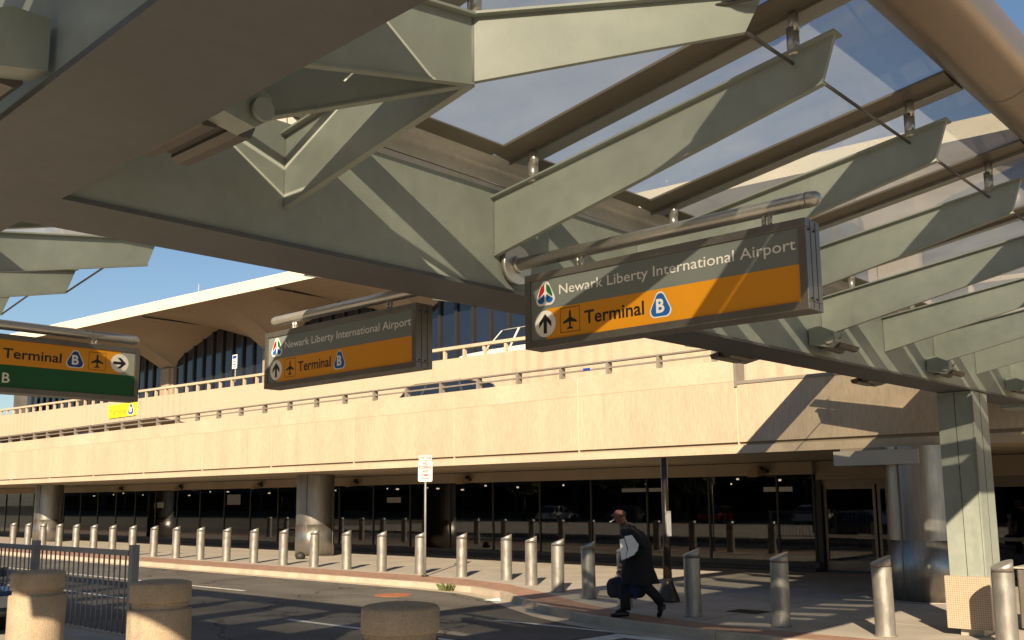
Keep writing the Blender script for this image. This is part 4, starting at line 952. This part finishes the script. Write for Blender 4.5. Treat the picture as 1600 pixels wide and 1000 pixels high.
# picket fence
ft = thing('picket_fence', 'grey metal picket fence at the lower left beside the road', 'fence', (-16, 6.42, 0))
def fy(x): return 6.47 + .045 * (x + 12.78) * .5
posts = [-12.78, -15.8, -18.82, -21.84]
for i, x in enumerate(posts): MB().box(x - .05, x + .05, fy(x) - .05, fy(x) + .05, 0, 1.335).build('post', FENCEM, ft)
for a, b in zip(posts, posts[1:]):
    m = MB(); quadbox(m, b + .051, a - .051, 6.36 if 0 else fy((a + b) / 2) - .03, fy((a + b) / 2) + .03, 1.19, 1.19, 1.262, 1.262); m.build('top_rail', FENCEM, ft)
    m = MB(); quadbox(m, b + .051, a - .051, fy((a + b) / 2) - .02, fy((a + b) / 2) + .02, .12, .12, .16, .16); m.build('bottom_rail', FENCEM, ft)
    for k in range(1, 19):
        x = b + (a - b) * k / 19; MB().tube([(x, fy((a + b) / 2), .161), (x, fy((a + b) / 2), 1.189)], .0125, 8).build('picket', FENCEM, ft)

# lamp pole, no stopping sign, small things
lp = thing('lamp_pole', 'dark bronze lamp pole with flared base behind the walking man', 'pole', (-10.2, 15.45, 0))
x, y = -10.2, 15.45
MB().tube([(x, y, .30), (x, y, 1.1), (x, y, 2.64)], [.085, .068, .06], 20).build('shaft', BLACKM, lp)
MB().tube([(x, y, .02), (x, y, .06), (x, y, .12), (x, y, .36), (x, y, .44)], [.215, .215, .19, .10, .09], 24).build('base', BLACKM, lp)
MB().box(x - .26, x + .26, y - .26, y + .26, .007, .02).build('base_plate', KERBM, lp)
pn = tag(MB().box(x + .075, x + .083, y - .09, y + .05, 1.20, 1.66).build('paper_notice', PAPER), 'white paper notice taped to the side of the dark lamp pole', 'notice')
ns_ = thing('parking_sign', 'white no stopping any time sign on a thin grey post by the kerb', 'sign', (-18.2, 16.85, 0))
x, y = -18.45, 17.02; rr = YAW
def nsP(u, v, d=0): # faces camera
    c, s = math.cos(rr - R(5)), math.sin(rr - R(5)); return Vector((x + u * c + d * s, y + u * s - d * c, v))
MB().tube([nsP(0, 0, 0), nsP(0, 2.98, 0)], .028, 8).build('post', FENCEM, ns_)
MB().tube([nsP(0, .0, 0), nsP(0, .04, 0)], .09, 12).build('foot', GRATE, ns_)
def nsplate(nm, pts, mt, d, th=0, par=ns_):
    m = MB()
    if th: m.prism([nsP(a, b, d) for a, b in pts], nsP(0, 0, d + th) - nsP(0, 0, d))
    else: m.add([nsP(a, b, d) for a, b in pts], [tuple(range(len(pts)))])
    return m.build(nm, mt, par)
pl = nsplate('plate', rrect(-.185, .185, 2.36, 2.88, .04), SWP, .03, .006)
pl2 = nsplate('plate', rrect(-.17, .17, 2.90, 3.03, .04), SWP, .03, .006)
def nstxt(s_, a, b, base, cap, mt, par):
    v, f = text_mesh(s_, a, b, base, cap, .03); m = MB(); m.add([nsP(p[0], p[1], .038) for p in v], f); m.build('lettering', mt, par)
nstxt('NO', -.06, .06, 2.785, .07, SR, pl); nstxt('STOPPING', -.165, .165, 2.685, .07, SR, pl); nstxt('ANY', -.08, .08, 2.59, .065, SR, pl); nstxt('TIME', -.09, .09, 2.495, .065, SR, pl)
nsplate('arrow', [(-.10, 2.44), (-.07, 2.465), (-.07, 2.446), (.07, 2.446), (.07, 2.465), (.10, 2.44), (.07, 2.415), (.07, 2.434), (-.07, 2.434), (-.07, 2.415)], SK, .038, 0, pl)
nstxt('TOW', -.155, -.015, 2.935, .06, SK, pl2); nstxt('ZONE', .02, .16, 2.935, .06, SK, pl2)
# upper ramp small sign
us = thing('parking_sign', 'small white sign on a thin post rising above the upper ramp rail', 'sign', (-46.5, YU + .5, 6.6))
x2, y2 = -40.1, YU + .45
MB().tube([(x2, y2, 6.3), (x2, y2, 8.7)], .035, 8).build('post', RAILM, us)
pl3 = MB().box(x2 - .2, x2 + .2, y2 - .06, y2 - .045, 8.08, 8.74).build('plate', SW, us)
MB().box(x2 - .16, x2 + .16, y2 - .064, y2 - .061, 8.56, 8.70).build('blue_band', SB2, pl3)
for k in range(3): MB().box(x2 - .13, x2 + .13, y2 - .064, y2 - .061, 8.14 + k * .12, 8.19 + k * .12).build('print_row', SR, pl3)
# yellow terminal sign on the upper ramp wall
ys_ = thing('wall_sign', 'small yellow terminal sign fixed to the upper ramp wall', 'sign', (-48, YU - .1, 6))
def ysP(u, v, d=0): return Vector((YS0 + u, YU - .06 - d, YSZ + v))
YS0, YSZ = -51.75, 6.42
MB().box(YS0, YS0 + 3.1, YU - .06, YU - .001, YSZ, YSZ + .72).build('board', SY, ys_)
v, f = text_mesh('Terminal', .2, 2.0, .17, .30, .02); m = MB(); m.add([ysP(p[0], p[1], .004) for p in v], f); m.build('lettering', SO, ys_)
for nm, pts, mt, d in (('badge_rim', guitar(2.55, .36, .66, .64), SW, .004), ('badge', guitar(2.55, .36, .56, .54), SB2, .008)):
    m = MB(); m.add([ysP(p[0], p[1], d) for p in pts], [tuple(range(len(pts)))]); m.build(nm, mt, ys_)
v, f = text_mesh('B', 2.42, 2.68, .20, .28, .03); m = MB(); m.add([ysP(p[0], p[1], .012) for p in v], f); m.build('letter', SW, ys_)
# small blue sticker on the lower parapet rail
bt = tag(MB().box(-14.25, -14.05, YF + .04, YF + .055, zf(4.80), zf(4.86)).build('blue_tag', SB2), 'tiny blue tag on the lower ramp parapet rail', 'tag')
# weeds and litter
wd = thing('weed', 'small green weed growing from the gutter below the sign post', 'plant', (-15.9, 15.6, -.114))
m = MB()
for k in range(70):
    a = random.uniform(0, 6.28); r0 = random.uniform(0, .12); L = random.uniform(.08, .22); bx_, by_ = -16.15 + r0 * math.cos(a) * 1.6, 15.52 + r0 * math.sin(a) * .5
    tx_ = bx_ + math.cos(a) * L * .7; ty_ = by_ + math.sin(a) * L * .5; zz = -.114; wdt = .008
    m.add([(bx_ - wdt, by_, zz), (bx_ + wdt, by_, zz), ((bx_ + tx_) / 2 + wdt, (by_ + ty_) / 2, zz + L * .7), (tx_, ty_, zz + L * .8)], [(0, 1, 2, 3)])
m.build('leaves', WEED, wd)
lt = tag(MB().add([(-14.05, 14.55, -.113), (-13.75, 14.45, -.10), (-13.62, 14.62, -.113), (-13.80, 14.78, -.07), (-14.02, 14.72, -.108)], [(0, 1, 4), (1, 2, 3), (1, 3, 4)]).build('litter', PAPER), 'crumpled white paper scrap lying in the road by the kerb curve', 'litter')
cone = tag(MB().tube([(-27.25, 19.55, .01), (-27.25, 19.55, .08), (-27.25, 19.55, .18), (-27.25, 19.55, .25)], [.13, .17, .14, .03], 16).build('stone_ball', GRATE), 'dark round ball lying at the foot of the sunlit steel column', 'ball')

# ------------------------------------------------------------------ vehicles
def vehicle(name, label, cat, loc, rz, paint, kind='suv', L=4.8, W=1.86, H=1.75):
    t = thing(name, label, cat, loc, rz); o = (0, 0, 0); hw = W / 2
    # stations: x, z bottom, z belt, half width ; front at -x
    zb = .62 * H if kind == 'suv' else .60 * H
    hood = zb - (.02 if kind == 'suv' else .06)
    a, b, c, d = (-.20, -.06, .40, .49) if kind == 'suv' else (-.18, -.02, .26, .40)   # windscreen base, roof front, roof rear, rear base (fraction of L)
    prof = [(-.5 * L, .35), (-.5 * L, hood - .22), (-.47 * L, hood - .08), (-.40 * L, hood - .03), (a * L, hood), (a * L, zb), (d * L, zb), (.495 * L, zb - .12), (.5 * L, .40), (.49 * L, .30), (-.48 * L, .28)]
    if kind != 'suv': prof[6:8] = [(d * L, zb - .02), (.49 * L, zb - .08)]
    m = MB(); k = len(prof)
    rows = []
    for y, ins, dz in ((-hw, .04, 0), (-hw + .10, 0, .02), (hw - .10, 0, .02), (hw, .04, 0)):
        rows.append([(px * (1 - ins * .3), y, pz - (.03 if abs(y) == hw and pz > .5 else 0)) for px, pz in prof])
    vs = [p for r_ in rows for p in r_]; fs = [(i * k + j, i * k + (j + 1) % k, (i + 1) * k + (j + 1) % k, (i + 1) * k + j) for i in range(3) for j in range(k)]
    fs += [tuple(range(k))[::-1], tuple(range(3 * k, 4 * k))]
    m.add(vs, fs); bd = bevel(m.build('body', paint, t, origin=o), .03, 3)
    zr = H; i1 = hw - .06; i2 = hw - .24
    B = [(a * L, zb - .01), (d * L, zb - .01)]; T = [(b * L, zr - .05), (c * L, zr - .05)]
    m = MB(); m.hexa([(B[0][0], -i1, B[0][1]), (B[1][0], -i1, B[1][1]), (B[1][0], i1, B[1][1]), (B[0][0], i1, B[0][1])], [(T[0][0], -i2, T[0][1]), (T[1][0], -i2, T[1][1]), (T[1][0], i2, T[1][1]), (T[0][0], i2, T[0][1])])
    m.build('windows', CARGL, t, origin=o)
    m = MB(); m.hexa([(T[0][0] - .03, -i2 - .02, zr - .052), (T[1][0] + .03, -i2 - .02, zr - .052), (T[1][0] + .03, i2 + .02, zr - .052), (T[0][0] - .03, i2 + .02, zr - .052)],
                     [(T[0][0] + .10, -i2 + .10, zr), (T[1][0] - .10, -i2 + .10, zr), (T[1][0] - .10, i2 - .10, zr), (T[0][0] + .10, i2 - .10, zr)])
    bevel(m.build('roof', paint, t, origin=o), .02)
    for s in (-1, 1):
        for f in (0, .36, .70, 1):
            pb_ = Vector((B[0][0] + (B[1][0] - B[0][0]) * f, s * (i1 + .006), zb - .012)); pt_ = Vector((T[0][0] + (T[1][0] - T[0][0]) * f, s * (i2 + .012), zr - .05)); wv = .035 if f in (0, 1) else .045
            m = MB(); m.hexa([pb_ + Vector((-wv, -.015, 0)), pb_ + Vector((wv, -.015, 0)), pb_ + Vector((wv, .015, 0)), pb_ + Vector((-wv, .015, 0))], [pt_ + Vector((-wv, -.015, 0)), pt_ + Vector((wv, -.015, 0)), pt_ + Vector((wv, .015, 0)), pt_ + Vector((-wv, .015, 0))])
            m.build('pillar', paint, t, origin=o)
        for wx in (-.31 * L, .30 * L):
            wh = MB().tube([(wx, s * (hw - .2), .34), (wx, s * (hw + .01), .34)], .34, 20).build('wheel', TYRE, t, origin=o)
            MB().tube([(wx, s * (hw + .012), .34), (wx, s * (hw + .02), .34)], .21, 16).build('rim', RIM, wh, origin=o)
        MB().box(-.505 * L, -.47 * L, s * (hw - .38) - .14, s * (hw - .38) + .14, hood - .30, hood - .14).build('headlight', HEADL, t, origin=o)
        MB().box(.492 * L, .503 * L, s * (hw - .2) - .10, s * (hw - .2) + .10, zb - .32, zb - .10).build('tail_light', REDL, t, origin=o)
        MB().box(a * L + .06, a * L + .22, s * (hw + .09) - .09, s * (hw + .09) + .07, zb - .02, zb + .13).build('mirror', paint, t, origin=o)
        MB().box(.0, .16, s * (hw + .002) - .006, s * (hw + .002) + .006, zb - .16, zb - .13).build('door_handle', paint, t, origin=o)
    return t
vehicle('parked_car', 'dark grey sport utility car seen through the lower ramp railing', 'car', (-21.55, 20.2, 3.605), 0, CDARK, L=4.5)
vehicle('parked_car', 'white sport utility car on the upper ramp behind the rail', 'car', (-24.2, 27.2, 6.32), 0, CWHITE, L=5.1, H=1.92)
vehicle('parked_car', 'blue car at the far left seen through the lower ramp railing', 'car', (-45.2, 20.6, 3.605), 0, CBLUE, kind='sedan', L=4.5, H=1.5)
vehicle('parked_car', 'navy and blue car behind the lower ramp railing below the yellow sign', 'car', (-38.4, 20.6, 3.605), 0, CBLUE, kind='sedan', L=4.4, H=1.45)
vehicle('parked_car', 'slate blue car cut off by the lower left corner beside the concrete bollard', 'car', (-17.6, 5.3, -.02), math.pi, CNAVY, kind='sedan', L=4.5, H=1.30)

# ------------------------------------------------------------------ walking man
MO = Vector((-9.42, 13.15, 0)); FW = Vector((-math.cos(YAW), -math.sin(YAW), 0)); FW.rotate(Matrix.Rotation(R(-6), 3, 'Z')); LF = Vector((-FW.y, FW.x, 0))
man = thing('person', 'man in black coat striding left with papers and a dark duffel bag', 'person', tuple(MO))
def bp(f, l, z): return FW * f + LF * l + Vector((0, 0, z))
SKV = [  # name, pos, radius, parent
 ('pelvis', (-.14, 0, .90), .15, None), ('belly', (-.12, 0, 1.08), .15, 'pelvis'), ('chest', (-.06, 0, 1.27), .165, 'belly'), ('collar', (.0, 0, 1.42), .10, 'chest'),
 ('neck', (.06, 0, 1.48), .07, 'collar'), ('skull0', (.112, 0, 1.555), .085, 'neck'), ('skull1', (.122, 0, 1.63), .112, 'skull0'), ('skull2', (.108, 0, 1.715), .10, 'skull1'),
 ('lsh', (-.05, .19, 1.38), .072, 'collar'), ('lel', (-.25, .27, 1.12), .055, 'lsh'), ('lwr', (-.04, .27, 1.00), .038, 'lel'), ('lpalm', (.04, .24, .97), .034, 'lwr'),
 ('rsh', (-.02, -.19, 1.38), .072, 'collar'), ('rel', (.0, -.27, 1.08), .052, 'rsh'), ('rwr', (.10, -.26, .82), .036, 'rel'), ('rpalm', (.12, -.25, .75), .036, 'rwr'),
 ('lhip', (-.13, .09, .86), .115, 'pelvis'), ('lkn', (-.27, .10, .50), .078, 'lhip'), ('lan', (-.50, .10, .27), .05, 'lkn'), ('lft', (-.46, .10, .10), .042, 'lan'),
 ('rhip', (-.11, -.09, .86), .115, 'pelvis'), ('rkn', (.10, -.09, .49), .078, 'rhip'), ('ran', (.08, -.09, .12), .052, 'rkn'), ('rft', (.24, -.09, .06), .04, 'ran')]
me = bpy.data.meshes.new('body'); idx = {s[0]: i for i, s in enumerate(SKV)}
me.from_pydata([tuple(bp(*s[1])) for s in SKV], [(idx[s[3]], i) for i, s in enumerate(SKV) if s[3]], [])
bo = bpy.data.objects.new('tmp', me); col.objects.link(bo)
bo.modifiers.new('s', 'SKIN'); sub = bo.modifiers.new('u', 'SUBSURF'); sub.levels = 2; sub.render_levels = 2
for i, s in enumerate(SKV): me.skin_vertices[0].data[i].radius = (s[2], s[2]); me.skin_vertices[0].data[i].use_root = (i == 0)
bpy.context.view_layer.update()
bm_ = bpy.data.meshes.new_from_object(bo.evaluated_get(bpy.context.evaluated_depsgraph_get())); bpy.data.objects.remove(bo)
bm_.materials.clear(); bm_.materials.append(TROUS); bm_.materials.append(SKIN); bm_.materials.append(HAIR)
for p in bm_.polygons:
    c = p.center; f_ = c.dot(FW); l_ = c.dot(LF); p.use_smooth = True
    if c.z > 1.47: p.material_index = 2 if c.z > 1.765 or (f_ < .085 and c.z > 1.60) else 1
    elif (c - bp(.06, .24, .97)).length < .09 or (c - bp(.12, -.25, .75)).length < .09: p.material_index = 1
body = bpy.data.objects.new('body', bm_); col.objects.link(body); body.parent = man
def mp(name, m, mt, par=man): return m.build(name, mt, par, origin=(0, 0, 0))
# face details
mp('nose', MB().tube([bp(.212, 0, 1.665), bp(.246, 0, 1.625), bp(.225, 0, 1.605)], [.012, .022, .015], 8), SKIN, body)
mp('lips', MB().tube([bp(.205, -.03, 1.57), bp(.226, 0, 1.573), bp(.205, .03, 1.57)], [.008, .013, .008], 8), SKIN, body)
for s in (-1, 1):
    mp('ear', MB().tube([bp(.105, s * .092, 1.61), bp(.10, s * .105, 1.64), bp(.105, s * .095, 1.67)], [.014, .024, .014], 8), SKIN, body)
    mp('eye', MB().tube([bp(.203, s * .034, 1.655), bp(.210, s * .034, 1.655)], [.010, .007], 8), HAIR, body)
    mp('brow', MB().tube([bp(.208, s * .015, 1.677), bp(.20, s * .055, 1.677)], [.007, .006], 6), HAIR, body)
# fingers
for base, dirn, side in (((.06, .24, .97), (1, -.2, -.5), 1), ((.12, -.25, .73), (.2, 0, -1), -1)):
    for k in range(4):
        d = Vector(dirn).normalized(); off = (k - 1.5) * .02; a = Vector(base) + (Vector((0, 0, off)) if side == 1 else Vector((off, 0, 0))); L = (.06, .07, .066, .052)[k]
        curl = Vector((0, -side * .03, -.01)); mp('finger', MB().tube([bp(*a), bp(*(a + d * L * .6)), bp(*(a + d * L + curl))], [.0105, .0095, .008], 8), SKIN, body)
    a = Vector(base) + Vector((-.0, 0, .03)); mp('thumb', MB().tube([bp(*a), bp(*(a + Vector((.03, -side * .01, .02)))), bp(*(a + Vector((.055, -side * .03, .01))))], [.012, .011, .009], 8), SKIN, body)
# coat: lofted rings
def loft(rings, n_=28):
    m = MB(); vs = []
    for (f, l, z, rf, rl, tw) in rings:
        for k in range(n_):
            a = 2 * math.pi * k / n_; w_ = 1 + tw * math.sin(5 * a + z * 9) * .05; vs.append(bp(f + rf * w_ * math.cos(a), l + rl * w_ * math.sin(a), z))
    m.add(vs, [(i * n_ + k, i * n_ + (k + 1) % n_, (i + 1) * n_ + (k + 1) % n_, (i + 1) * n_ + k) for i in range(len(rings) - 1) for k in range(n_)], True); return m
mp('coat', loft([(-.17, 0, .54, .30, .23, 1.6), (-.16, 0, .66, .28, .225, 1.2), (-.15, 0, .80, .25, .22, .8), (-.15, 0, .95, .235, .215, .6), (-.14, 0, 1.1, .235, .215, .5), (-.11, 0, 1.25, .225, .22, .4), (-.06, 0, 1.36, .19, .21, .2), (.0, 0, 1.43, .12, .13, 0), (.045, 0, 1.485, .078, .08, 0), (.05, 0, 1.50, .072, .075, 0)]), CLOTH)
for nm, pts, rs in (('sleeve', [(-.03, .17, 1.40), (-.06, .22, 1.34), (-.17, .27, 1.22), (-.27, .285, 1.11), (-.18, .285, 1.05), (-.045, .27, 1.0)], [.07, .09, .078, .074, .068, .056]),
                    ('sleeve', [(.0, -.17, 1.40), (-.01, -.22, 1.33), (0, -.26, 1.2), (.01, -.275, 1.07), (.06, -.27, .95), (.10, -.262, .84)], [.07, .09, .078, .07, .062, .054])):
    mp(nm, MB().tube([bp(*p) for p in pts], rs, 14), CLOTH)
mp('trouser_leg', MB().tube([bp(*p) for p in ((-.11, -.09, .85), (0, -.09, .66), (.10, -.09, .49), (.07, -.09, .30), (.065, -.09, .11))], [.125, .11, .09, .082, .085], 16), TROUS)
mp('trouser_leg', MB().tube([bp(*p) for p in ((-.13, .09, .85), (-.20, .095, .66), (-.27, .10, .50), (-.40, .10, .37), (-.50, .10, .25))], [.125, .11, .092, .08, .08], 16), TROUS)
mp('shoe', MB().tube([bp(*p) for p in ((.01, -.09, .05), (.08, -.09, .055), (.20, -.09, .045), (.31, -.09, .033))], [.04, .052, .05, .03], 12, sq=.9), SHOE)
mp('shoe', MB().tube([bp(*p) for p in ((-.54, .10, .235), (-.52, .10, .17), (-.47, .10, .08), (-.44, .10, .028))], [.04, .052, .05, .028], 12, sq=.9), SHOE)
# things he carries
def held(name, label, cat): return thing(name, label, cat, tuple(MO))
pa = held('paper_folder', 'white papers and folder clamped under the walking man\'s near arm', 'papers')
for k, P in enumerate((((.115, .93, 0), (.05, .95, 0), (.02, 1.10, 0), (.065, 1.27, 0), (.135, 1.25, 0)), ((.045, .955, 0), (-.13, 1.03, 0), (-.165, 1.17, 0), (-.06, 1.32, 0), (.06, 1.30, 0), (.005, 1.11, 0)))):
    m = MB(); m.prism([bp(f_, .318 + k * .012, z_) for f_, z_, _ in P], LF * .006); m.build('sheet', PAPER, pa, origin=(0, 0, 0))
bg_ = held('duffel_bag', 'black and blue duffel bag carried low by the walking man', 'bag')
m = MB(); P = [(-.27, .34), (-.28, .50), (-.20, .60), (.20, .62), (.33, .58), (.37, .50), (.36, .34), (.30, .29), (-.2, .28)]
m.prism([bp(f + .0, -.44, z) for f, z in P], LF * .22); bevel(m.build('bag_body', BAGK, bg_, origin=(0, 0, 0)), .05, 3)
for f0 in (.13, -.12): m = MB(); m.prism([bp(f0, -.452, .27), bp(f0 + .05, -.452, .27), bp(f0 + .05, -.452, .625), bp(f0, -.452, .625)], LF * .244); m.build('strap', BAGB, bg_, origin=(0, 0, 0))
m = MB(); m.prism([bp(-.18, -.447, .36), bp(.10, -.447, .36), bp(.10, -.447, .56), bp(-.18, -.447, .56)], LF * .234); m.build('side_panel', BAGB, bg_, origin=(0, 0, 0))
MB().tube([bp(-.08, -.30, .60), bp(.0, -.28, .70), bp(.10, -.27, .725), bp(.19, -.28, .70), bp(.22, -.30, .60)], .013, 8).build('handle', BAGK, bg_, origin=(0, 0, 0))
cg = tag(MB().tube([bp(.21, .02, 1.56), bp(.29, .03, 1.515)], .009, 8).build('cigarette', PAPER, None, origin=(0, 0, 0)), 'white cigarette in the walking man\'s mouth', 'cigarette')
cg.location = tuple(MO)

# ------------------------------------------------------------------ what stands behind the camera (mirrored in the glass)
gar = thing('parking_garage', 'dark open parking garage behind the viewpoint, mirrored in the storefront glass', 'building', (-20, -34, 0))
for z in (0.0, 3.4, 6.8): part('floor_slab', GARC, gar, 'box', -320, 50, -60, -34, z - .2 + .02, z + .5)
part('back_wall', INTER, gar, 'box', -320, 50, -60.5, -60.01, 0, 7)
for k in range(44): part('pillar', GARC, gar, 'box', -318 + k * 8.4, -317.3 + k * 8.4, -34.6, -34.05, .5, 7.2)
for k, (x, pnt, lb) in enumerate(((-58, CWHITE, 'white car parked before the garage behind the viewpoint, far end'), (-50, CDARK, 'grey car parked before the garage behind the viewpoint'), (-41, CRED, 'red car parked before the garage behind the viewpoint'),
                                  (-33, CWHITE, 'white car parked before the garage behind the viewpoint, middle'), (-24, CBLUE, 'blue car parked before the garage behind the viewpoint'))):
    vehicle('parked_car', lb, 'car', (x, -22, -.198), R(85), pnt, kind='sedan', L=4.5, H=1.45)
def tree(x, y, hgt, lb):
    t = thing('street_tree', lb, 'tree', (x, y, -.2)); MB().tube([(x, y, -.2), (x + .1, y, hgt * .3), (x, y + .1, hgt * .6)], [.2, .15, .06], 10).build('trunk', BARK, t)
    m = MB(); rnd = random.Random(int(x * 10))
    for k in range(9):
        a = rnd.uniform(0, 6.28); z = rnd.uniform(.35, .6) * hgt; m.tube([(x, y, z), (x + math.cos(a) * 1.3, y + math.sin(a) * 1.3, z + rnd.uniform(.6, 1.6))], [.06, .015], 6)
    m.build('branches', BARK, t)
    m = MB()
    for k in range(1400):
        d = Vector((rnd.gauss(0, 1), rnd.gauss(0, 1), rnd.gauss(0, .8))); d = d.normalized() * rnd.uniform(.3, 1) ** .5
        c = Vector((x, y, hgt * .68)) + Vector((d.x * hgt * .34, d.y * hgt * .34, d.z * hgt * .32)); u = Vector((rnd.gauss(0, 1), rnd.gauss(0, 1), rnd.gauss(0, 1))).normalized() * .16; v_ = u.cross(Vector((rnd.gauss(0, 1), rnd.gauss(0, 1), 1))).normalized() * .09
        m.add([c - u, c + v_, c + u, c - v_], [(0, 1, 2, 3)])
    m.build('crown', LEAF, t)
for k, (x, y, h_) in enumerate(((-64, -24, 5.5), (-54, -26, 6), (-45, -25, 5.2), (-36, -27, 6.2), (-28, -25, 5.4), (-18, -27, 5.8))):
    tree(x, y, h_, ['leafy tree behind the viewpoint, far end of the row', 'tall leafy tree behind the viewpoint, second of the row', 'low leafy tree behind the viewpoint, third of the row', 'tallest leafy tree behind the viewpoint, fourth of the row', 'leafy tree behind the viewpoint, fifth of the row', 'leafy tree behind the viewpoint nearest the camera side'][k])
print('objects', len(bpy.data.objects))
